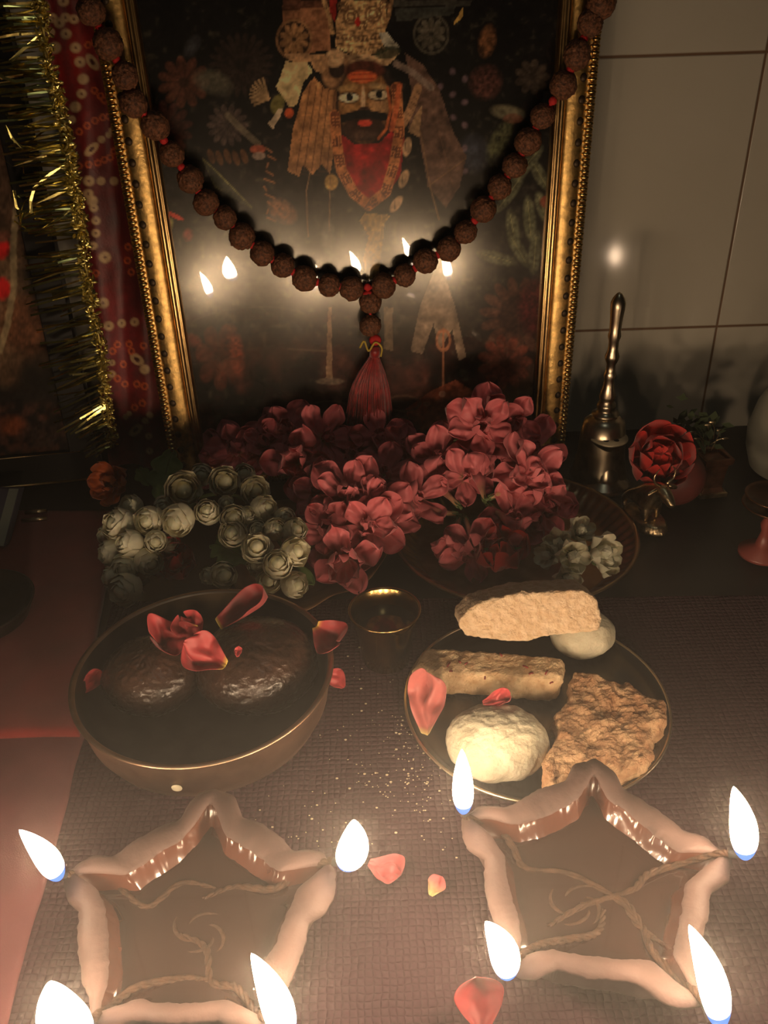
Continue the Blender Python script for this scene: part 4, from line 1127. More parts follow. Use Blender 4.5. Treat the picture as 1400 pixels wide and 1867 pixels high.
# ================================================================== BISCUIT PLATE
m_steel = mat('dark_steel_plate', (0.10, 0.085, 0.065), 0.25, 0.9, var=0.25, vscale=25)
m_rimst = mat('bright_steel_rim', (0.65, 0.52, 0.36), 0.3, 1.0)
PZ = 0.010
pc = at(976, 1273, PZ); PRD = (at(1215, 1275, PZ) - at(737, 1275, PZ)).length / 2
PB_ = Vector((pc.x, pc.y, 0))
pl = thing('steel_plate', PB_, 'round steel plate carrying the biscuits and white sweets', 'plate')
MB().lathe([(0, 0.0003), (PRD * 0.8, 0.0003), (PRD * 0.93, 0.004), (PRD, PZ - 0.0006), (PRD - 0.001, PZ - 0.0004), (PRD * 0.92, 0.0052), (PRD * 0.8, 0.0015), (0, 0.0015)], PB_, 128).build('plate_body', m_steel, pl)
mb = MB(); mb.tube([PB_ + Vector((PRD * math.cos(a * math.pi / 64), PRD * math.sin(a * math.pi / 64), PZ - 0.0004)) for a in range(129)], 0.0009, 8, cap=False)
mb.build('rolled_rim', m_rimst, pl)

tex_f = bpy.data.textures.new('crumb_fine', 'CLOUDS'); tex_f.noise_scale = 0.0045; tex_f.noise_depth = 4
tex_c = bpy.data.textures.new('crumb_coarse', 'CLOUDS'); tex_c.noise_scale = 0.012; tex_c.noise_depth = 3
def crumble(o, vox, fine, coarse):
    m = o.modifiers.new('remesh', 'REMESH'); m.mode = 'VOXEL'; m.voxel_size = vox
    m = o.modifiers.new('smooth', 'SMOOTH'); m.factor = 0.5; m.iterations = 6
    for (t, s) in ((tex_c, coarse), (tex_f, fine)):
        if s:
            m = o.modifiers.new('disp', 'DISPLACE'); m.texture = t; m.strength = s; m.mid_level = 0.5; m.texture_coords = 'LOCAL'
    for p in o.data.polygons: p.use_smooth = True
def biscuit_mat(name, c1, c2, sc=120, c3=None, nb=0.8):
    m = mat(name, c1, 0.85, dark=c2, vscale=sc, bump=nb, bscale=700, bdist=0.0009, detail=8, sss=0.15)
    return m
def prism(pts, ext):
    """closed solid from a traced outline (3-D points in one plane) pushed along ext"""
    mb = MB(); n = len(pts)
    c0 = sum(pts, Vector()) / n
    vs = [p for p in pts] + [p + ext for p in pts]
    fs = [tuple(range(n)), tuple(range(2 * n - 1, n - 1, -1))] + [(i, n + i, n + (i + 1) % n, (i + 1) % n) for i in range(n)]
    return mb.add(vs, fs)
def face_pts(px, P0, n):
    return [onplane(x, y, P0, n) for (x, y) in px]
m_cut = biscuit_mat('crumbly_cut_biscuit', (0.66, 0.50, 0.34), (0.54, 0.37, 0.22), 260)
m_bar = biscuit_mat('baked_bar_biscuit', (0.72, 0.54, 0.33), (0.50, 0.31, 0.16), 110)
m_white = biscuit_mat('white_milk_sweet', (0.54, 0.50, 0.38), (0.46, 0.41, 0.29), 70, nb=0.3)
m_rough = biscuit_mat('rough_brown_biscuit', (0.54, 0.35, 0.20), (0.34, 0.17, 0.08), 90)
# far wedge, its cut side turned to the room
nrm = Vector((0.05, -0.85, 0.52)).normalized()
P0 = at(960, 1165, 0.027)
w_px = [(836, 1142), (838, 1128), (862, 1104), (905, 1090), (950, 1081), (1062, 1076), (1088, 1092), (1098, 1128), (1094, 1150), (1050, 1156), (1000, 1160), (960, 1170), (925, 1170), (850, 1160)]
o = prism(face_pts(w_px, P0, nrm), -nrm * 0.020 + Vector((0, 0.004, 0.004))).build('wedge_biscuit', m_cut, None, org=at(960, 1150, 0.006))
crumble(o, 0.0011, 0.0022, 0.0012); tag(o, 'pale wedge-cut biscuit at the far side of the plate, propped on a white sweet', 'biscuit')
c = at(1062, 1156, 0.0165)
o = MB().ball(c, 0.0205, 0.0170, 0.0150, 40, 28, lambda d: 1 + 0.06 * noise.noise(d * 2.2)).build('round_sweet', m_white, None, org=c - Vector((0, 0, 0.0145)))
crumble(o, 0.0011, 0.0008, 0.0012); tag(o, 'smooth white round sweet half hidden beneath the wedge biscuit', 'sweet')
# bar biscuit
bz0 = 0.003
A_, B_, C_, D_ = at(748, 1252, bz0), at(1022, 1278, bz0), at(1034, 1216, bz0), at(756, 1196, bz0)
A_, B_ = at(750, 1265, bz0), at(1020, 1284, bz0)
tz = 0.021
A2, B2, C2, D2 = at(744, 1222, tz), at(1028, 1240, tz), at(1032, 1196, tz), at(778, 1176, tz)
mb = MB().add([A_, B_, Vector((C2.x, C2.y, bz0)), Vector((D2.x, D2.y, bz0)), A2, B2, C2, D2], [(0, 3, 2, 1), (4, 5, 6, 7), (0, 1, 5, 4), (1, 2, 6, 5), (2, 3, 7, 6), (3, 0, 4, 7)])
mb.v[0] += Vector((0.003, 0.0, 0)); mb.v[1] += Vector((-0.002, 0, 0))
o = mb.build('bar_biscuit', m_bar, None, smooth=False, org=(A_ + Vector((C2.x, C2.y, bz0))) / 2, bevel=0.004)
o.modifiers['bevel'].segments = 4
crumble(o, 0.0011, 0.0022, 0.0026); tag(o, 'long rectangular biscuit with saffron specks across the middle of the plate', 'biscuit')
m_saf = mat('saffron_strand', (0.22, 0.02, 0.015), 0.6)
mb = MB()
for k, (x, y, a, l) in enumerate(((818, 1212, 60, 9), (838, 1207, -60, 5), (822, 1224, 0, 4), (913, 1194, -70, 6), (775, 1230, 30, 3), (884, 1236, 80, 5), (958, 1216, -40, 8), (968, 1228, 20, 6), (996, 1226, 60, 8), (850, 1210, 40, 5), (1005, 1245, 30, 5))):
    p = at(x, y, tz + 0.0006); d = Vector((math.cos(R(a)), math.sin(R(a)), 0)) * l * 0.00029 * 0.8
    mb.tube([p - d, p + Vector((0, 0, .0004)), p + d], 0.0005, 6)
so = mb.build('saffron_strands', m_saf, None); so.parent = o; so.location = -o.location
so['kind'] = 'stuff'
# near round white sweet
c = at(905, 1352, 0.015)
def rs(d):
    q = 1 + 0.05 * noise.noise(d * 2 + Vector((3, 1, 0)))
    if d.z > 0.25: q -= 0.05 * min(1, (d.z - 0.25) * 2) * (0.5 + noise.noise(d * 5))
    return q
o = MB().ball(c, 0.0285, 0.0245, 0.0170, 48, 32, rs).build('round_sweet', m_white, None, org=c - Vector((0, 0, 0.0145)))
crumble(o, 0.0011, 0.0012, 0.0022); tag(o, 'large round white sweet at the near left of the biscuit plate', 'sweet')
# rough brown biscuit
r_px = [(1050, 1222), (1085, 1220), (1112, 1236), (1150, 1240), (1185, 1262), (1213, 1270), (1214, 1310), (1196, 1322), (1188, 1368), (1168, 1398), (1130, 1412), (1085, 1400), (1040, 1412), (1000, 1425), (985, 1402), (1000, 1370), (1018, 1340), (1016, 1318), (1003, 1298), (1034, 1274), (1038, 1246)]
pts = [at(x, y, 0.019) for (x, y) in r_px]
o = prism(pts, Vector((0, 0, -0.0155))).build('rough_biscuit', m_rough, None, smooth=False, org=at(1110, 1330, 0.002), bevel=0.0035)
o.modifiers['bevel'].segments = 3
crumble(o, 0.0011, 0.0035, 0.0085); tag(o, 'craggy brown biscuit at the right side of the plate', 'biscuit')
# ================================================================== BACK TRAY
m_tray = mat('dull_brass_tray', (0.52, 0.36, 0.21), 0.32, 1.0, var=0.5, vscale=30, bump=0.1, bscale=100)
TRZ = 0.016
tp = at(940, 982, TRZ); TRR = (at(1166, 985, TRZ) - at(714, 985, TRZ)).length / 2
tp = Vector((tp.x, (at(940, 865, TRZ).y + at(940, 1106, TRZ).y) / 2 + 0.002, 0))
tray = thing('brass_tray', tp, 'wide brass tray with a fluted wall under the pink flowers and white blossom', 'tray')
flute = lambda a, z: 1 + (0.018 * math.sin(a * 60) if 0.004 < z < TRZ - 0.002 else 0)
MB().lathe([(0, 0.0003), (TRR * 0.80, 0.0003), (TRR * 0.84, 0.002), (TRR * 0.88, 0.0065), (TRR * 0.93, 0.011), (TRR * 0.97, TRZ - 0.001), (TRR, TRZ), (TRR + 0.0005, TRZ + 0.0012), (TRR - 0.002, TRZ + 0.0014), (TRR * 0.965, TRZ), (TRR * 0.92, 0.0125), (TRR * 0.87, 0.0085), (TRR * 0.82, 0.0035), (TRR * 0.79, 0.0018), (0, 0.0018)],
           tp, 360, flute).build('tray_body', m_tray, tray)

# ================================================================== LEAF PLATE
m_leafd = mat('dry_leaf', (0.30, 0.15, 0.07), 0.6, var=0.4, vscale=50, bump=0.6, bscale=150, trans=0.15)
lc = at(560, 1010, 0.004)
mb = MB()
def lf_(u, v):
    a = v * 2 * math.pi
    R0 = 0.058 * (1 + 0.05 * math.sin(3 * a + 1) + 0.03 * math.sin(7 * a))
    sx, sy = (1.05, 1.25)
    p = Vector((math.cos(a) * R0 * sx * u, math.sin(a) * R0 * sy * u, 0))
    p.z = 0.001 + 0.010 * max(0, u - 0.62) / 0.38 + 0.0015 * math.sin(9 * a) * u * max(0, u - .5) * 2
    return lc + p - Vector((0, 0, lc.z))
mb.grid(lambda u, v: lf_(u, v), 14, 97)
o = mb.build('leaf_plate', m_leafd, None, org=(lc.x, lc.y, 0), thick=0.0006)
tag(o, 'brown dry leaf plate under the pink flowers behind the brass cup', 'leaf plate')

# ================================================================== PINK FLOWERS
m_pink = mat('pink_petal', vcol=True, rough=0.55, var=0.25, vscale=120, trans=0.2, sheen=0.3)
m_calyx = mat('green_calyx', (0.12, 0.16, 0.05), 0.6)
m_fcal = mat('yellowish_flower_tube', (0.46, 0.30, 0.13), 0.6, var=0.3, vscale=60)
PK = (0.86, 0.21, 0.24); PKB = (0.74, 0.36, 0.24); PK2 = (0.52, 0.08, 0.09)
pet_cache = {}
def pet_proto(kind, k):
    key = (kind, k)
    if key in pet_cache: return pet_cache[key]
    if kind == 'big': mb = petal_mb(1.25, 0.88, 0.12, 0.0, 0.34, k + 1, PK, PKB, 0.25, 0.04, streak=0.16, pt=1.35)
    elif kind == 'small': mb = petal_mb(0.8, 0.56, 0.35, 0.25, 0.45, k + 31, PK, PKB, 0.2, 0.05, streak=0.15, pt=1.35)
    elif kind == 'slim': mb = petal_mb(1.0, 0.50, 0.5, 0.25, 0.22, k + 51, PK, PKB, 0.3, 0.0, streak=0.35)
    elif kind == 'lip': mb = petal_mb(0.6, 0.62, 0.5, -0.3, 0.35, k + 71, PK, PK, 0.2, 0.05, streak=0.15)
    elif kind == 'orange': mb = petal_mb(1.0, 0.8, 0.5, 0.3, 0.35, k + 91, (0.72, 0.16, 0.03), (0.6, 0.2, 0.04), 0.3, 0.1)
    elif kind == 'red': mb = petal_mb(1.0, 1.15, 0.8, 0.5, 0.25, k + 111, (0.70, 0.030, 0.022), (0.6, 0.04, 0.02), 0.2, 0.05)
    o = mb.build('petal', m_pink, None, vcol=True, thick=0.01, sub=1)
    me = o.data; bpy.data.objects.remove(o)
    pet_cache[key] = me
    return me
def add_petal(parent, me, M, s):
    o = bpy.data.objects.new('petal', me); COL.objects.link(o); o.parent = parent
    o.matrix_local = M @ Matrix.Diagonal((s, s, s, 1))
    md = o.modifiers.new('thick', 'SOLIDIFY'); md.thickness = 0.012; md.offset = 0
    md = o.modifiers.new('sub', 'SUBSURF'); md.levels = 1; md.render_levels = 1
    return o
def mesh_part(name, mb, m, parent, M=None, smooth=True):
    o = mb.build(name, m, None, smooth=smooth); o.parent = parent
    if M is not None: o.matrix_local = M
    return o
GP = 'pink flowers heaped at the foot of the gold frame'
def flower(px, py, z, spx, face, spin, rows, label, cat='flower', name='pink_flower', group=GP, open_=35, calyx=True):
    face = (face[0], face[1] - 0.45, face[2])
    c = at(px, py, z); s = spx * mpp(c) * (1.12 if name == 'pink_flower' else 1)
    t = thing(name, c, label, cat, group, basis(face, spin))
    k = random.randrange(6)
    for (kind, n, tilt, sc_) in rows:
        ph = random.random() * 6
        for i in range(n):
            a = ph + 2 * math.pi * i / n + random.uniform(-0.15, 0.15)
            M = Matrix.Rotation(a, 4, 'Z') @ Matrix.Rotation(-R(tilt + random.uniform(-9, 9)), 4, 'Y') @ Matrix.Translation((0.04 * s, 0, 0)) @ Matrix.Rotation(R(random.uniform(-12, 12)), 4, 'X')
            add_petal(t, pet_proto(kind, (k + i) % 6), M, s * sc_ * random.uniform(0.9, 1.08))
    if calyx:
        mb = MB().lathe([(0.0, -0.42 * s), (0.06 * s, -0.40 * s), (0.07 * s, -0.15 * s), (0.13 * s, -0.02 * s), (0.10 * s, 0.05 * s), (0, 0.06 * s)], (0, 0, 0), 12)
        mesh_part('calyx', mb, m_fcal, t)
    return t
DBL = [('big', 5, 6, 1.0), ('big', 5, 30, 0.85), ('small', 4, 58, 0.85)]
SGL = [('big', 5, 16, 1.05), ('small', 3, 55, 0.7)]
SIDE = [('slim', 7, 50, 1.05), ('big', 4, 30, 0.9)]
V = Vector
fl = [
 # px, py, z, size px, facing, rows, label
 (436, 826, 0.036, 50, (-0.2, -0.3, 1), DBL, 'dark pink flower at the far left end of the heap'),
 (404, 842, 0.024, 40, (-0.6, -0.5, 0.6), SGL, 'shadowed pink flower under the far left one, just behind the white jasmine'),
 (486, 812, 0.046, 42, (-0.1, -0.3, 1), DBL, 'deep pink flower second from the left in the back of the heap'),
 (528, 792, 0.050, 50, (0.0, -0.3, 1), DBL, 'ruffled pink flower topping the left side of the heap'),
 (588, 802, 0.052, 48, (0.7, -0.2, 0.7), SGL, 'pink flower with petals pointing right, near the red tassel'),
 (547, 845, 0.044, 62, (-0.1, -0.5, 0.6), SIDE, 'pink flower seen from the side with fine striped petals'),
 (640, 838, 0.034, 46, (0.1, -0.3, 1), DBL, 'shadowed pink flower straight below the red tassel'),
 (692, 802, 0.048, 42, (0.0, -0.4, 1), SGL, 'pink flower with two raised petals right of the tassel'),
 (738, 822, 0.040, 46, (0.3, -0.3, 1), DBL, 'dim pink flower in the middle of the back row'),
 (700, 868, 0.040, 44, (0.0, -0.4, 1), SGL, 'dusky pink flower in the hollow of the heap'),
 (800, 840, 0.046, 52, (-0.1, -0.5, 0.8), DBL, 'bright rose-like pink flower right of the middle'),
 (846, 872, 0.044, 40, (0.3, -0.5, 0.8), SGL, 'small pink flower touching the rose-like one'),
 (880, 778, 0.070, 56, (-0.1, -0.6, 0.7), DBL, 'tall pink flower highest in the heap, before the frame right corner'),
 (926, 772, 0.070, 40, (0.4, -0.6, 0.7), SGL, 'smooth pink bloom leaning on the right of the highest flower'),
 (964, 822, 0.050, 48, (0.3, -0.3, 0.9), SGL, 'dusky pink flower by the lower right corner of the frame'),
 (900, 830, 0.040, 46, (0, -0.3, 1), DBL, 'dim pink flower below the highest one'),
 (590, 905, 0.040, 50, (-0.4, -0.4, 0.8), DBL, 'pink flower touching the white jasmine'),
 (636, 902, 0.052, 58, (0.0, -0.4, 0.9), DBL, 'full pink flower in the centre of the front group'),
 (696, 930, 0.044, 54, (0.4, -0.3, 0.9), DBL, 'pink flower on the right of the front group'),
 (606, 968, 0.036, 52, (-0.4, -0.4, 0.8), DBL, 'dark rose-pink flower at the left of the front group'),
 (668, 962, 0.040, 56, (0.0, -0.5, 0.8), DBL, 'bright pink ruffled flower low in the front group'),
 (632, 1018, 0.028, 60, (0.0, -0.75, 0.5), SIDE, 'pink flower hanging down with two broad petals above the leaf plate'),
 (760, 908, 0.038, 46, (0.1, -0.3, 1), SGL, 'pink flower bridging the front group and the tray'),
 (965, 868, 0.050, 58, (0.5, -0.3, 0.7), DBL, 'large pink bloom opening right over the tray'),
 (985, 925, 0.030, 52, (0.6, -0.5, 0.5), DBL, 'pink flower lying on the tray at the heap right end'),
 (930, 945, 0.028, 48, (0.2, -0.6, 0.8), SGL, 'pink flower lying on the tray below the large bloom'),
 (860, 1005, 0.016, 46, (-0.2, -0.5, 0.8), SGL, 'faded pink flower at the front of the tray'),
]
for i, (px, py, z, s, f, rows, lab) in enumerate(fl):
    flower(px, py, z, s, f, i * 1.7, rows, lab)
# trumpets lying with their tubes together
def trumpet(bpx, mpx, zb, zm, wpx, label):
    b = at(*bpx, zb); m_ = at(*mpx, zm); ax = m_ - b; L = ax.length; w = wpx * mpp(m_) * 0.5
    t = thing('trumpet_flower', b, label, 'flower', 'trumpet flowers lying over the tray', basis(ax, random.random() * 6))
    mb = MB()
    mb.lathe([(0.0, 0), (0.0016, 0.0004), (0.0018, L * 0.22), (w * 0.34, L * 0.5), (w * 0.5, L * 0.68)], (0, 0, 0), 20, lambda a, z: 1 + 0.10 * math.sin(5 * a) * z / L)
    cols = []
    mb.c = [lerp3((0.70, 0.42, 0.20), PK, min(1, max(0, (p.z / L - 0.1) / 0.35))) for p in mb.v]
    o = mb.build('flower_tube', m_pink, None, vcol=True, thick=0.0004); o.parent = t
    for i in range(5):
        a = 2 * math.pi * i / 5
        M = Matrix.Rotation(a, 4, 'Z') @ Matrix.Translation((w * 0.40, 0, L * 0.60)) @ Matrix.Rotation(-R(55 + random.uniform(-15, 10)), 4, 'Y')
        add_petal(t, pet_proto('lip', i), M, L * 0.75)
    mb = MB()
    for i in range(5):
        a = 2 * math.pi * i / 5 + .3
        mb.tube([(0.0013 * math.cos(a), 0.0013 * math.sin(a), -0.001), (0.0026 * math.cos(a), 0.0026 * math.sin(a), 0.0035)], lambda q: 0.0008 * (1 - q) + .0002, 5)
    mb.tube([(0, 0, -0.004), (0, 0, 0.001)], 0.0012, 8)
    o = mb.build('calyx', m_calyx, None); o.parent = t
trumpet((832, 938), (728, 925), 0.030, 0.034, 60, 'trumpet flower pointing left from the tray, broad pink mouth')
trumpet((836, 922), (775, 862), 0.034, 0.042, 46, 'trumpet flower pointing to the far left over the tray')
trumpet((838, 945), (815, 1010), 0.028, 0.018, 46, 'trumpet flower pointing to the near left of the tray')
trumpet((848, 945), (872, 1015), 0.028, 0.018, 44, 'trumpet flower pointing straight to the near side of the tray')
trumpet((884, 912), (868, 850), 0.040, 0.046, 50, 'trumpet flower pointing straight back towards the frame')
trumpet((893, 908), (985, 862), 0.042, 0.050, 62, 'trumpet flower pointing right over the fluted tray wall')
trumpet((890, 920), (968, 985), 0.038, 0.022, 56, 'trumpet flower pointing to the near right of the tray')
# rose lying face down in the tray
t = flower(912, 1030, 0.010, 58, (0.0, 0.3, 1), 0.3, [('red', 6, 12, 0.9), ('red', 5, 35, 0.7)], 'dark red rose lying face down with its green calyx up in the tray', 'flower', 'red_rose', None, calyx=False)
mb = MB()
for i in range(5):
    a = 2 * math.pi * i / 5; d = Vector((math.cos(a), math.sin(a), 0)); n_ = Vector((-d.y, d.x, 0))
    mb.add([d * 0.002 + n_ * 0.003 + V((0, 0, .014)), d * 0.002 - n_ * 0.003 + V((0, 0, .014)), d * 0.018 + V((0, 0, 0.012 + 0.003 * (i % 2)))], [(0, 1, 2)])
mb.ball((0, 0, 0.014), 0.005, 0.005, 0.004, 12, 8)
mesh_part('calyx', mb, m_calyx, t)

# orange blossom, green sprigs
flower(208, 880, 0.034, 48, (-0.2, -0.7, 0.7), 0.5, [('orange', 6, 20, 1.0), ('orange', 4, 50, 0.7)], 'bright orange blossom at the far left of the white jasmine', 'flower', 'orange_blossom', None)
m_leaf = mat('green_leaf', (0.17, 0.26, 0.08), 0.6, var=0.35, vscale=60, bump=0.4, bscale=200, trans=0.2)
def leaf(p, d, up, L, W, label, lobes=4, name='chrysanthemum_leaf'):
    X = Vector(d).normalized(); U = Vector(up).normalized(); Y = U.cross(X).normalized(); U = X.cross(Y)
    mb = MB()
    def f(u, v):
        s = (v - 0.5) * 2
        w = W * 0.5 * math.sin(math.pi * min(1, u * 0.92 + 0.06)) ** 0.7 * (0.62 + 0.38 * abs(math.cos(lobes * math.pi * u)))
        return p + X * (L * u) + Y * (s * w) + U * (0.10 * L * math.sin(3 * u) + 0.15 * W * s * s + 0.04 * L * noise.noise(Vector((u * 4, s * 2, L * 90))))
    mb.grid(f, 40, 11)
    o = mb.build(name, m_leaf, None, org=p, thick=0.0004)
    mb = MB().tube([p + X * (L * u) + U * (0.10 * L * math.sin(3 * u) + 0.0003) for u in [i / 10 for i in range(11)]], 0.0005, 6)
    so = mb.build('leaf_vein', m_calyx, None); so.parent = o; so.location = -o.location
    return tag(o, label, 'leaf')
p = at(292, 912, 0.030)
leaf(p, at(312, 835, 0.050) - p, (0, -0.9, 0.4), (at(312, 822, 0.055) - p).length, 0.028, 'upright notched green leaf behind the white jasmine', 3)
p = at(272, 885, 0.026); leaf(p, at(258, 862, 0.03) - p, (0, -0.7, 0.6), 0.022, 0.014, 'small dark green leaf between the orange blossom and the upright leaf', 2)
p = at(392, 990, 0.030); leaf(p, at(462, 1030, 0.024) - p, (0, -0.5, 0.8), 0.036, 0.030, 'grey-green notched leaf inside the curve of the jasmine string', 4)
p = at(505, 1040, 0.016); leaf(p, at(580, 1070, 0.014) - p, (0.2, -0.4, 0.9), 0.032, 0.020, 'dark green leaf tucked under the right end of the jasmine string', 1, 'jasmine_leaf')
flower(318, 1034, 0.007, 52, (0.1, -0.3, 1), 2.1, [('red', 6, 14, 0.9), ('red', 4, 40, 0.7)], 'shadowed red flower lying inside the curve of the jasmine string', 'flower', 'red_flower', None)

# ================================================================== JASMINE STRING
m_jas = mat('jasmine_petal', vcol=True, rough=0.5, var=0.10, vscale=120, trans=0.12, sss=0.15)
JT, JB = (0.90, 0.84, 0.64), (0.46, 0.48, 0.20)
def jas_proto(k, open_):
    mb = MB()
    n1 = 5
    def ringp(n, r, op, ph, seed, hh):
        for i in range(n):
            a0 = ph + 2 * math.pi * i / n
            def f(u, v, a0=a0, i=i):
                s = (v - 0.5) * 2
                th = u * math.pi * (0.998 - op)
                rr = r * (math.sin(th) if th < 1.57 else math.sin(th) ** 0.8) * (1 + 0.04 * math.cos(i * 2 + seed)) + 0.03
                half = (2 * math.pi / n) * 0.74 * math.sqrt(max(0.0, 1 - max(0, (u - 0.62) / 0.38) ** 2.4) + 0.01)
                a = a0 + s * half
                z = -math.cos(th) * hh + 0.07 * noise.noise(Vector((u * 2, s * 1.4, i + seed))) * u
                rr += 0.10 * (s + 1) * 0.5 + 0.10 * max(0, u - 0.8) / 0.2 + 0.05 * u * noise.noise(Vector((s * 2, u * 2, i * 3 + seed)))
                return Vector((rr * math.cos(a), rr * math.sin(a), z))
            mb.grid(f, 11, 9, colf=lambda u, v: lerp3(JB, JT, min(1, u / 0.32)))
    ringp(5, 0.95, open_ + 0.26, k, k * 3, 1.0); ringp(4, 0.80, open_ + 0.14, k + 0.5, k * 3 + 9, 1.0)
    ringp(4, 0.58, open_ * 0.7 + 0.10, k + 1, k * 3 + 19, 0.92)
    mb.ball((0, 0, -0.1), 0.50 if open_ > 0.15 else 0.62, None, 0.72 if open_ > 0.15 else 0.95, 16, 10, None, None, lerp3(JB, JT, 0.7))
    o = mb.build('blossom', m_jas, None, vcol=True); me = o.data; bpy.data.objects.remove(o); return me
jp = [jas_proto(0, 0.02), jas_proto(1, 0.04), jas_proto(2, 0.08), jas_proto(3, 0.20), jas_proto(4, 0.26), jas_proto(5, 0.0)]
calm = MB().tube([(0, 0, -2.1), (0, 0.1, -1.6), (0, 0, -0.9)], 0.16, 8).lathe([(0.1, -1.25), (0.42, -0.98), (0.5, -0.72), (0.36, -0.66)], (0, 0, 0), 10)
co = calm.build('calyx', m_calyx, None); calmesh = co.data; bpy.data.objects.remove(co)
jas = thing('jasmine_garland', at(360, 960, 0.0), 'horseshoe string of plump white jasmine buds beside the brass bowl', 'garland')
JL = [(218, 957, 27, .030, -.5, 1), (237, 991, 22, .026, -.3, 0), (273, 948, 24, .036, 0, 1), (284, 987, 19, .028, .1, 5), (239, 925, 20, .034, -.3, 2), (325, 948, 27, .038, .0, 2), (334, 893, 30, .042, .1, 3), (379, 934, 21, .040, 0, 0), (410, 878, 25, .044, .2, 4), (368, 866, 19, .036, 0, 5), (412, 917, 13, .038, .2, 5),
      (464, 894, 24, .042, .4, 3), (446, 868, 19, .036, .2, 0), (480, 928, 22, .038, .5, 1), (426, 946, 23, .038, .1, 2), (425, 973, 23, .032, 0, 2), (449, 940, 15, .038, .3, 5), (468, 998, 25, .036, 0, 4), (502, 966, 19, .034, .3, 0), (536, 968, 21, .032, .6, 1), (519, 944, 18, .034, .4, 5), (539, 1006, 25, .032, .6, 3), (506, 1030, 24, .028, .1, 2),
      (471, 1030, 18, .022, -.2, 0), (536, 1066, 22, .016, .4, 1), (490, 1058, 22, .018, 0, 4), (407, 1048, 22, .016, 0, 2), (381, 1050, 14, .014, -.2, 0), (270, 1023, 23, .024, .2, 1), (229, 1033, 23, .020, -.3, 0), (203, 1008, 21, .022, -.6, 5), (229, 1074, 27, .012, -.2, 2), (205, 1052, 17, .014, -.6, 0), (306, 990, 17, .022, .4, 5), (470, 966, 16, .030, .2, 0), (300, 922, 18, .030, 0, 5), (196, 975, 16, .024, -.7, 5)]
jc = []
for k, (x, y, r, z, tx, pk) in enumerate(JL):
    p = at(x, y, z + (0.014 if z > 0.025 else 0.005)); jc.append(p); s = r * mpp(p) * 1.08
    o = bpy.data.objects.new('blossom', jp[pk]); COL.objects.link(o); o.parent = jas
    B = basis(Vector((tx * 1.3 + random.uniform(-.45, .45), -0.75 + random.uniform(-.3, .3), 0.55 + random.uniform(-.5, .4))), random.random() * 6).to_4x4()
    o.matrix_local = Matrix.Translation(p - Vector(jas['_o'])) @ B @ Matrix.Diagonal((s, s, s * 1.05, 1))
    c2 = bpy.data.objects.new('calyx', calmesh); COL.objects.link(c2); c2.parent = o
path = [(226, 1078, .010), (215, 1010, .016), (228, 955, .022), (285, 935, .026), (340, 915, .030), (400, 900, .032), (455, 915, .030), (490, 960, .026), (520, 1010, .022), (515, 1058, .012)]
MB().tube(spline([at(x, y, z) for (x, y, z) in path], 80), 0.0016, 8).build('string', m_calyx, jas)
# small white tuberose in the tray
tz_ = thing('white_flower', at(1045, 1010, 0.020), 'cluster of open white blossoms lying in the fluted brass tray', 'flower')
pw = petal_mb(1.0, 0.60, 0.6, 0.3, 0.2, 3, (0.82, 0.78, 0.60), (0.50, 0.55, 0.3), 0.3, 0.0, streak=0.1)
ow = pw.build('petal', m_jas, None, vcol=True); pwm = ow.data; bpy.data.objects.remove(ow)
for (x, y, z, s, tx, ty) in ((1020, 990, .022, 30, -.3, -.4), (1040, 1012, .026, 34, 0, -.6), (1078, 1008, .022, 38, .7, -.3), (1088, 1022, .016, 30, .9, -.6), (1032, 1050, .014, 28, -.1, -.9), (1005, 1012, .016, 26, -.8, -.4), (1050, 975, .024, 28, .2, .1)):
    c = at(x, y, z + 0.006); sc_ = s * 1.3 * mpp(c)
    root = bpy.data.objects.new('blossom', MB().ball((0, 0, 0), sc_ * 0.28, None, None, 10, 8).build('tmp', m_calyx).data)
    bpy.data.objects.remove(bpy.data.objects['tmp'])
    COL.objects.link(root); root.parent = tz_
    root.matrix_local = Matrix.Translation(c - Vector(tz_['_o'])) @ basis((tx, ty - 0.5, 0.6)).to_4x4()
    for (n, tl, q) in ((6, 25, 1.0), (5, 58, 0.85)):
        for i in range(n):
            o = bpy.data.objects.new('petal', pwm); COL.objects.link(o); o.parent = root
            o.matrix_local = Matrix.Rotation(6.283 * i / n + tl, 4, 'Z') @ Matrix.Rotation(-R(tl), 4, 'Y') @ Matrix.Diagonal((sc_ * q, sc_ * q, sc_ * q, 1))

# ================================================================== RIGHT BACK CORNER
m_bell = mat('old_bell_brass', (0.60, 0.50, 0.36), 0.28, 1.0, var=0.4, vscale=60)
bb = at(1090, 872, 0.0); k1 = mpp(bb)
ztop = atY(1100, 533, bb.y).z; zsh = atY(1084, 757, bb.y).z
bell = thing('hand_bell', bb, 'brass hand bell with a tall ribbed handle standing by the tiled wall', 'bell')
r_ = 52 * k1
MB().lathe([(0, 0.001), (r_ * 0.9, 0.0005), (r_ * 1.0, 0.002), (r_ * 0.98, 0.006), (r_ * 0.90, 0.012), (r_ * 0.80, zsh * 0.45), (r_ * 0.76, zsh * 0.72), (r_ * 0.68, zsh * 0.90), (r_ * 0.45, zsh * 0.985), (r_ * 0.30, zsh), (0, zsh)], bb, 64).build('bell_body', m_bell, bell)
hh = ztop - zsh
pr = [(0, -0.002), (24, 0), (26, .015), (18, .03), (15, .05), (18, .075), (17, .10), (13, .12), (15, .15), (16, .17), (11, .24), (9, .31), (12, .345), (9, .37), (8, .43), (12, .47), (13, .50), (9, .55), (9, .62), (12, .66), (10, .70), (11, .78), (13, .88), (13, .92), (10, .955), (5, .985), (0, 1.0)]
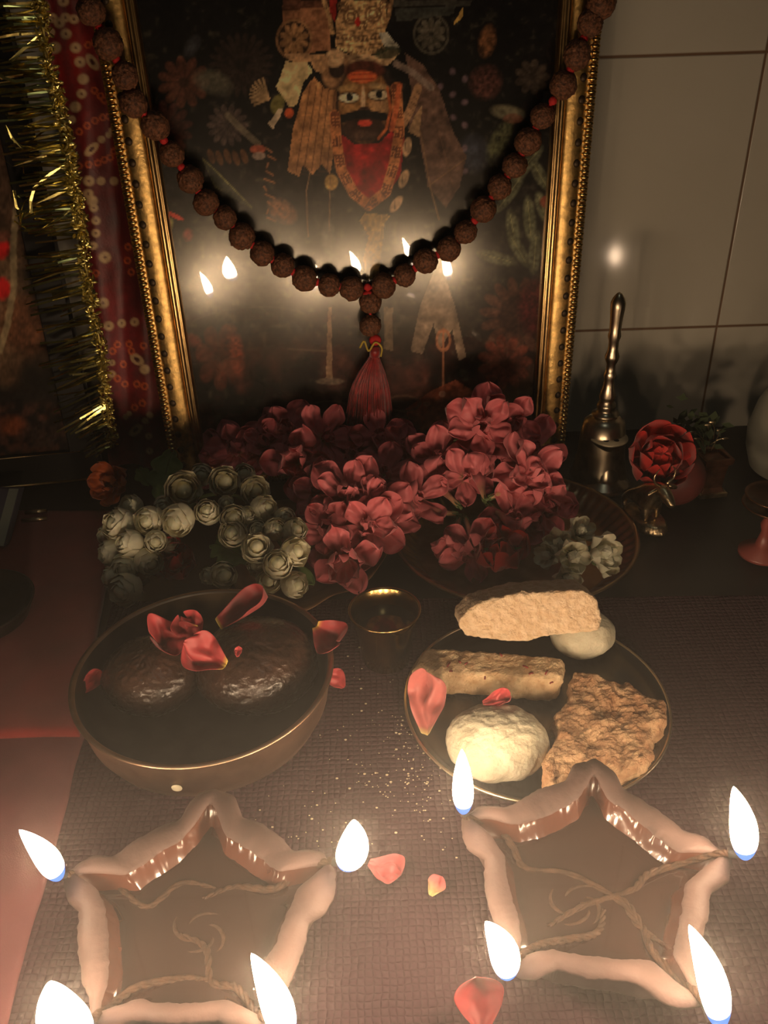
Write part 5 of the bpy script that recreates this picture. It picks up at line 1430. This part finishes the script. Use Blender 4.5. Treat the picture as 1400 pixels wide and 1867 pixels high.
MB().lathe([(a * k1 * 0.93, zsh + b * hh) for (a, b) in pr], bb, 40).build('handle', m_bell, bell)
# incense stand
ib = at(1100, 884, 0.0); k1 = mpp(ib); zi = atY(1112, 797, ib.y).z
inc = thing('incense_stand', ib, 'small brass incense stand with a pierced flat top, before the hand bell', 'incense stand')
MB().lathe([(0, 0.0008), (46 * k1, 0.0005), (47 * k1, 0.002), (44 * k1, 0.004), (30 * k1, 0.008), (27 * k1, 0.010), (25 * k1, 0.014), (17 * k1, zi * 0.50), (11 * k1, zi * 0.68), (12 * k1, zi * 0.72), (16 * k1, zi * 0.78), (30 * k1, zi * 0.92), (33 * k1, zi * 0.97), (32 * k1, zi), (0, zi - 0.0003)], ib, 64).build('stand_body', m_bell, inc)
MB().lathe([(0, zi + 0.0004), (32.5 * k1, zi + 0.0002), (33 * k1, zi - 0.0008)], ib, 48).build('pierced_top', mat('matt_brass_disc', (0.50, 0.42, 0.28), 0.55, 0.35), inc)
mb = MB()
for i in range(7):
    a = i * 2 * math.pi / 6; r0 = 0 if i == 6 else 18 * k1
    mb.lathe([(0, 0), (5 * k1 if i < 6 else 7 * k1, 0)], ib + Vector((r0 * math.cos(a), r0 * math.sin(a), zi + 0.0007)), 14)
mb.build('incense_holes', mat('hole_black', (0.004, 0.004, 0.004), 0.9), inc)
# red apple-like round and the rose on it
m_fruit = mat('dull_red_skin', (0.16, 0.035, 0.03), 0.45, var=0.3, vscale=40)
ab = at(1240, 928, 0.0); k1 = mpp(ab)
tag(MB().ball(ab + Vector((-0.004, 0.012, 0.024)), 0.0235, 0.0235, 0.0238, 40, 28, lambda d: 1 - 0.12 * max(0, d.z - 0.75) * 4).build('round_fruit', m_fruit, None, org=ab + Vector((-0.004, 0.012, 0))),
    'dull dark red round fruit beneath the red rose', 'fruit')
rc = at(1188, 842, 0.036); rs_ = 66 * mpp(rc)
rose = thing('red_rose', rc, 'open bright red rose behind the small brass cow figure', 'rose', None, basis((0.0, -0.72, 0.62), 0.4))
for (n, tl, q, off) in ((6, 8, 1.0, 0.0), (6, 26, 0.88, 0.06), (5, 48, 0.72, 0.10), (5, 68, 0.52, 0.12), (3, 82, 0.36, 0.12)):
    for i in range(n):
        a = 6.283 * i / n + tl * 0.7 + random.uniform(-.1, .1)
        M = Matrix.Rotation(a, 4, 'Z') @ Matrix.Translation((0, 0, off * rs_)) @ Matrix.Rotation(-R(tl + random.uniform(-5, 5)), 4, 'Y')
        add_petal(rose, pet_proto('red', i), M, rs_ * q * 0.98)
mesh_part('rose_calyx', MB().ball((0, 0, -0.004), 0.008, 0.008, 0.008, 14, 10), m_calyx, rose)
# brass cow figure
m_cow = mat('antique_brass_figure', (0.80, 0.62, 0.38), 0.3, 1.0, var=0.5, vscale=90, bump=0.6, bscale=260, bdist=0.0008)
cb = at(1182, 966, 0.0); k1 = mpp(cb)
cow = thing('cow_figure', cb, 'small brass horned cow figure on an oval ribbed base, facing the room', 'figure')
mb = MB()
mb.lathe([(0, 0.0005), (1.0, 0.0005), (1.04, 0.0025), (1.0, 0.004), (0.95, 0.0065), (0.85, 0.0085), (0, 0.0088)], (0, 0, 0), 72, lambda a, z: 1 + (0.02 * math.sin(a * 30) if 0.002 < z < 0.008 else 0))
bw = 30 * k1
mb.xf(Matrix.Translation(cb + Vector((-0.001, 0.010, 0))) @ Matrix.Rotation(R(22), 4, 'Z') @ Matrix.Diagonal((bw, bw * 1.75, 1, 1)))
mb.build('oval_base', m_cow, cow)
zh = atY(1188, 885, cb.y).z
F = Vector((0.38, -0.92, 0)).normalized(); S_ = Vector((0.92, 0.38, 0))
cc = cb + Vector((-0.004, 0.012, 0))
def skin(name, verts, edges, radii, parent, m, sub=2):
    me = bpy.data.meshes.new(name); o0 = Vector(parent['_o'])
    me.from_pydata([tuple(Vector(v) - o0) for v in verts], edges, [])
    me.materials.append(m)
    o = bpy.data.objects.new(name, me); COL.objects.link(o); o.parent = parent
    md = o.modifiers.new('skin', 'SKIN'); md.use_smooth_shade = True
    for i, r in enumerate(radii): me.skin_vertices[0].data[i].radius = (r, r)
    me.skin_vertices[0].data[0].use_root = True
    s = o.modifiers.new('sub', 'SUBSURF'); s.levels = sub; s.render_levels = sub
    return o
zb = zh * 0.66
vv = [cc - F * 0.012 + V((0, 0, zb)), cc + V((0, 0, zb + .001)), cc + F * 0.011 + V((0, 0, zb + .002)), cc + F * 0.016 + V((0, 0, zb + .012)), cc + F * 0.021 + V((0, 0, zh)), cc + F * 0.029 + V((0, 0, zh - 0.005)), cc + F * 0.034 + V((0, 0, zh - 0.009))]
ee = [(0, 1), (1, 2), (2, 3), (3, 4), (4, 5), (5, 6)]; rr = [.0075, .0085, .0085, .0062, .0060, .0042, .0030]
for (fx, sx, par) in ((-0.013, -1, 0), (-0.013, 1, 0), (0.011, -1, 2), (0.011, 1, 2)):
    i0 = len(vv)
    vv += [cc + F * fx + S_ * (0.0055 * sx) + V((0, 0, zb - 0.007)), cc + F * (fx + (0.001 if fx > 0 else -0.002)) + S_ * (0.0055 * sx) + V((0, 0, zb * 0.52)), cc + F * fx + S_ * (0.0055 * sx) + V((0, 0, 0.009))]
    ee += [(par, i0), (i0, i0 + 1), (i0 + 1, i0 + 2)]; rr += [.0040, .0024, .0024]
skin('body', vv, ee, rr, cow, m_cow)
hd = cc + F * 0.020 + V((0, 0, zh + 0.004))
for sx in (-1, 1):
    mb = MB().tube(spline([hd + S_ * (0.003 * sx), hd + S_ * (0.0085 * sx) + V((0, 0, .004)), hd + S_ * (0.0095 * sx) + V((0, 0, .010)), hd + S_ * (0.0055 * sx) + V((0, 0, .015))], 14), lambda q: 0.0013 * (1 - q * 0.75), 8)
    mb.build('horn', m_cow, cow)
    mb = MB().ball(hd + S_ * (0.0095 * sx) - V((0, 0, 0.004)), 0.0050, 0.0014, 0.0020, 12, 8, None, Matrix.Rotation(math.atan2(S_.y, S_.x), 3, 'Z') @ Matrix.Rotation(R(25 * sx), 3, 'Y'))
    mb.build('ear', m_cow, cow)
# tulsi pedestal pot with a wiry plant
m_ped = mat('copper_pedestal', (0.22, 0.09, 0.05), 0.35, 0.8, var=0.5, vscale=120, bump=0.6, bscale=300)
vb = at(1288, 896, 0.0); k1 = mpp(vb); zv = atY(1288, 828, vb.y).z
ped = thing('pedestal_planter', vb, 'square copper tulsi planter with gold wire leaves, right of the red rose', 'planter')
Mr = Matrix.Translation(vb) @ Matrix.Rotation(R(8), 4, 'Z')
def sq(prof, c=None):
    mb = MB(); n = len(prof)
    for i in range(n - 1):
        (r0, z0), (r1, z1) = prof[i], prof[i + 1]
        vs = [Mr @ Vector((sx * r, sy * r, z)) for (r, z) in ((r0, z0), (r1, z1)) for (sx, sy) in ((-1, -1), (1, -1), (1, 1), (-1, 1))]
        mb.add(vs, [(k, (k + 1) % 4, 4 + (k + 1) % 4, 4 + k) for k in range(4)])
    return mb
sq([(0, 0.0005), (26 * k1, 0.0005), (26 * k1, 0.004), (22 * k1, 0.0045)]).build('foot_plate', m_cow, ped, smooth=False)
sq([(22 * k1, 0.004), (18 * k1, 0.008), (19 * k1, zv * .55), (21 * k1, zv * 0.80), (26 * k1, zv * 0.86), (27 * k1, zv), (20 * k1, zv), (18 * k1, zv * 0.92), (0, zv * 0.92)]).build('pillar', m_ped, ped, smooth=False, bevel=0.0006)
mb = MB()
for (x0, y0, x1, y1) in ((1290, 825, 1290, 775), (1296, 822, 1312, 785), (1295, 810, 1322, 800), (1288, 812, 1262, 788), (1300, 800, 1298, 770), (1283, 815, 1270, 800)):
    a = atY(x0, y0, vb.y); b = atY(x1, y1, vb.y - 0.004)
    mb.tube(spline([a, (a + b) / 2 + V((0.001, 0, .002)), b], 8), 0.0005, 6)
    mb.ball(b, 0.003, 0.0006, 0.0012, 8, 5)
mb.build('gold_wire_leaves', m_cow, ped)
mb = MB()
random.seed(5)
for i in range(60):
    p = atY(random.gauss(1268, 26), random.gauss(782, 20), vb.y + random.uniform(-0.008, 0.012)); L = random.uniform(0.006, 0.012)
    d = Vector((random.uniform(-1, 1), random.uniform(-.4, .4), random.uniform(-.2, 1))).normalized(); n_ = d.cross(V((0.2, 1, 0.3))).normalized()
    mb.add([p, p + d * L * .5 + n_ * L * .28, p + d * L, p + d * L * .5 - n_ * L * .28], [(0, 1, 2, 3)])
for i in range(8):
    a = atY(1285, 828, vb.y); b = atY(random.gauss(1268, 24), random.gauss(785, 12), vb.y)
    mb.tube([a, (a + b) / 2 + V((0, 0, .004)), b], 0.0005, 5)
mb.build('foliage', mat('dark_foliage', (0.035, 0.05, 0.02), 0.6), ped, smooth=False)
# pale round vessel at the right edge
m_pale = mat('pale_glazed_vessel', (0.34, 0.33, 0.27), 0.35, var=0.25, vscale=14)
pb = Vector((at(1452, 870, 0.0).x, at(1452, 862, 0.0).y, 0)); k1 = mpp(pb); zp = atY(1400, 660, pb.y).z
tag(MB().lathe([(0, 0.0005), (60 * k1, 0.0005), (78 * k1, 0.006), (90 * k1, zp * 0.22), (93 * k1, zp * 0.38), (84 * k1, zp * 0.60), (62 * k1, zp * 0.82), (45 * k1, zp * 0.93), (40 * k1, zp), (48 * k1, zp * 1.03), (44 * k1, zp * 1.02), (36 * k1, zp * 0.97), (0, zp * 0.9)], pb, 72).build('ceramic_vessel', m_pale, None, org=pb),
    'pale grey rounded vessel cut by the right edge beside the wall', 'vessel')
# copper stand with stacked dishes at the right edge
m_cop = mat('dark_copper_dish', (0.20, 0.095, 0.05), 0.33, 0.9, var=0.4, vscale=60)
zc = 0.050
sb = at(1412, 905, zc); sb = Vector((sb.x, sb.y, 0)); k1 = mpp(sb)
st = thing('dish_stand', sb, 'copper lamp stand with two stacked dishes cut by the right edge', 'lamp stand')
MB().lathe([(0, 0.0005), (40 * k1, 0.0005), (40 * k1, 0.003), (14 * k1, 0.008), (8 * k1, 0.02), (12 * k1, 0.026), (8 * k1, 0.032), (10 * k1, zc - 0.006), (0, zc - 0.006)], sb, 48).build('stem', mat('red_lacquer_stem', (0.22, 0.05, 0.04), 0.4), st)
for dz, q in ((-0.0075, 1.04), (0.0, 1.0)):
    MB().lathe([(0, zc - 0.006 + dz), (20 * k1 * q, zc - 0.006 + dz), (44 * k1 * q, zc - 0.001 + dz), (50 * k1 * q, zc + 0.001 + dz), (48.5 * k1 * q, zc + 0.0018 + dz), (43 * k1 * q, zc + 0.0004 + dz), (18 * k1 * q, zc - 0.0045 + dz), (0, zc - 0.0045 + dz)], sb, 56).build('dish', m_cop, st)

# small lamp standing right of the picture; its flame is mirrored in the wall tile
q = at(1122, 463, 0.5); d_m = (atY(1122, 463, 2 * YW - 0.30))
sl = Vector((d_m.x + 0.024, 0.30, 0))
t = thing('clay_lamp', sl, 'small single-wick clay lamp right of the view, its flame mirrored in the wall tile', 'lamp')
fz = max(0.018, (d_m.z - 0.013) / 0.8)
MB().lathe([(0, 0.0004), (0.014, 0.0004), (0.022, fz * 0.35), (0.026, fz * 0.7), (0.024, fz * 0.72), (0.018, fz * 0.4), (0, fz * 0.2)], sl, 48).build('clay_body', m_clay, t)
MB().lathe([(0, fz * 0.55), (0.0205, fz * 0.55)], sl, 48).build('oil', m_oil, t)
wk = MB().tube([sl + V((0.01, 0, fz * .56)), sl + V((-0.01, 0, fz * .6)), sl + V((-0.024, 0, fz * .8))], 0.0015, 8).build('wick', m_wick, t)
fm = MB().ball(sl + V((-0.024, 0, fz * 0.8 + 0.013)), 0.0045, 0.0045, 0.013, 16, 16, lambda d: 1.0 - 0.45 * max(0, d.z) ** 2 * (1 - d.z * d.z) * 4)
fm.c = [(0.6, 0.42, 0.27)] * len(fm.v); fm.build('flame', m_flame, wk, vcol=True)

# ================================================================== LEFT SMALL THINGS
m_dkp = mat('dark_metal_bowl', (0.07, 0.055, 0.045), 0.4, 0.8, var=0.3, vscale=30)
zz = 0.022
c = at(-45, 1098, zz); rr_ = (at(62, 1085, zz) - c).length * 1.0
cb_ = Vector((c.x, c.y, 0))
dk = thing('metal_bowl', cb_, 'shallow dark metal bowl on the red cloth, cut by the left edge', 'bowl')
MB().lathe([(0, 0.0055), (rr_ * 0.66, 0.0055), (rr_ * 0.86, 0.010), (rr_ * 0.96, zz - 0.003), (rr_, zz), (rr_ - 0.0014, zz + 0.0003), (rr_ * 0.94, zz - 0.003), (rr_ * 0.82, 0.0115), (rr_ * 0.6, 0.0075), (0, 0.0072)], cb_, 96).build('bowl_body', m_dkp, dk)
m_card = mat('booklet_cover', (0.15, 0.13, 0.18), 0.6, var=0.3, vscale=30); m_edge = mat('booklet_pale_border', (0.42, 0.43, 0.34), 0.6)
q0, q1, q2, q3 = at(-50, 890, 0.02), at(35, 892, 0.02), at(8, 996, 0.008), at(-85, 992, 0.008)
dn = Vector((0, 0.02, -0.008))
mb = MB().add([q0, q1, q2, q3, q0 + dn * .5, q1 + dn * .5, q2 + dn * .5, q3 + dn * .5], [(0, 1, 2, 3), (7, 6, 5, 4), (0, 4, 5, 1), (1, 5, 6, 2), (2, 6, 7, 3), (3, 7, 4, 0)])
o = mb.build('booklet', m_card, None, smooth=False, org=(q2 + q3) / 2); tag(o, 'dim bluish booklet with a pale border at the left edge', 'booklet')
e = (q1 - q0).normalized(); nn = (q1 - q0).cross(q2 - q1).normalized()
if nn.z < 0: nn = -nn
w = 0.0085
mb = MB().add([q1 - e * w + nn * .0006, q1 + nn * .0006 - e * 0.0006, q2 + nn * .0006 - e * 0.0006, q2 - e * w + nn * .0006, q1 - e * w, q1 - e * .0006, q2 - e * .0006, q2 - e * w], [(0, 1, 2, 3), (0, 4, 5, 1), (1, 5, 6, 2), (2, 6, 7, 3), (3, 7, 4, 0)])
eo = mb.build('pale_border', m_edge, None, smooth=False); eo.parent = o; eo.location = -o.location
for (x, y, l, lab) in ((64, 947, 24, 'short brass stick lying by the booklet, the nearer of the two'), (66, 933, 20, 'short brass stick lying by the booklet, the farther of the two')):
    p = at(x, y, 0.006); k1 = mpp(p)
    tag(MB().tube([p + V((-l * k1, -0.001, 0)), p, p + V((l * k1 * .9, 0.001, 0))], lambda q: 4.5 * k1 * (0.5 + 0.5 * math.sin(3.14 * min(.9, q + .1))), 10).build('brass_stick', m_cow, None, org=p - V((0, 0, .003))), lab, 'stick', 'brass sticks by the booklet')

# ================================================================== HAZE VOLUME ADDED TO STAND FOR LENS GLARE
m_glare = bpy.data.materials.new('glare_haze'); m_glare.use_nodes = True
def build_glare():
    nt = m_glare.node_tree; N = nt.nodes; L = nt.links
    N.remove(N['Principled BSDF'])
    v = N.new('ShaderNodeVolumeScatter')
    v.inputs['Color'].default_value = (1, 0.98, 0.95, 1); v.inputs['Anisotropy'].default_value = 0.2
    tc = N.new('ShaderNodeTexCoord')
    s = N.new('ShaderNodeVectorMath'); s.operation = 'SUBTRACT'; s.inputs[1].default_value = (0.0, 0.18, 0.05); L.new(tc.outputs['Object'], s.inputs[0])
    m = N.new('ShaderNodeVectorMath'); m.operation = 'MULTIPLY'; m.inputs[1].default_value = (0.62 / GLARE_SIZE, 1 / GLARE_SIZE, 1 / GLARE_SIZE); L.new(s.outputs[0], m.inputs[0])
    d = N.new('ShaderNodeVectorMath'); d.operation = 'DOT_PRODUCT'; L.new(m.outputs[0], d.inputs[0]); L.new(m.outputs[0], d.inputs[1])
    n = N.new('ShaderNodeMath'); n.operation = 'MULTIPLY'; n.inputs[1].default_value = -1; L.new(d.outputs['Value'], n.inputs[0])
    e = N.new('ShaderNodeMath'); e.operation = 'EXPONENT'; L.new(n.outputs[0], e.inputs[0])
    a = N.new('ShaderNodeMath'); a.operation = 'MULTIPLY_ADD'; a.inputs[1].default_value = GLARE_PEAK; a.inputs[2].default_value = GLARE_BASE; L.new(e.outputs[0], a.inputs[0])
    L.new(a.outputs[0], v.inputs['Density']); L.new(v.outputs[0], N['Material Output'].inputs['Volume'])
build_glare()
so = MB().box((-1.25, -0.33, -0.035), (1.25, YW + 0.02, 0.9)).build('glare_haze', m_glare, None, smooth=False)
tag(so, 'thin haze volume added as lens glare round the burning lamps', 'smoke', kind='stuff')

for o in list(bpy.data.objects):
    if '_o' in o: del o['_o']
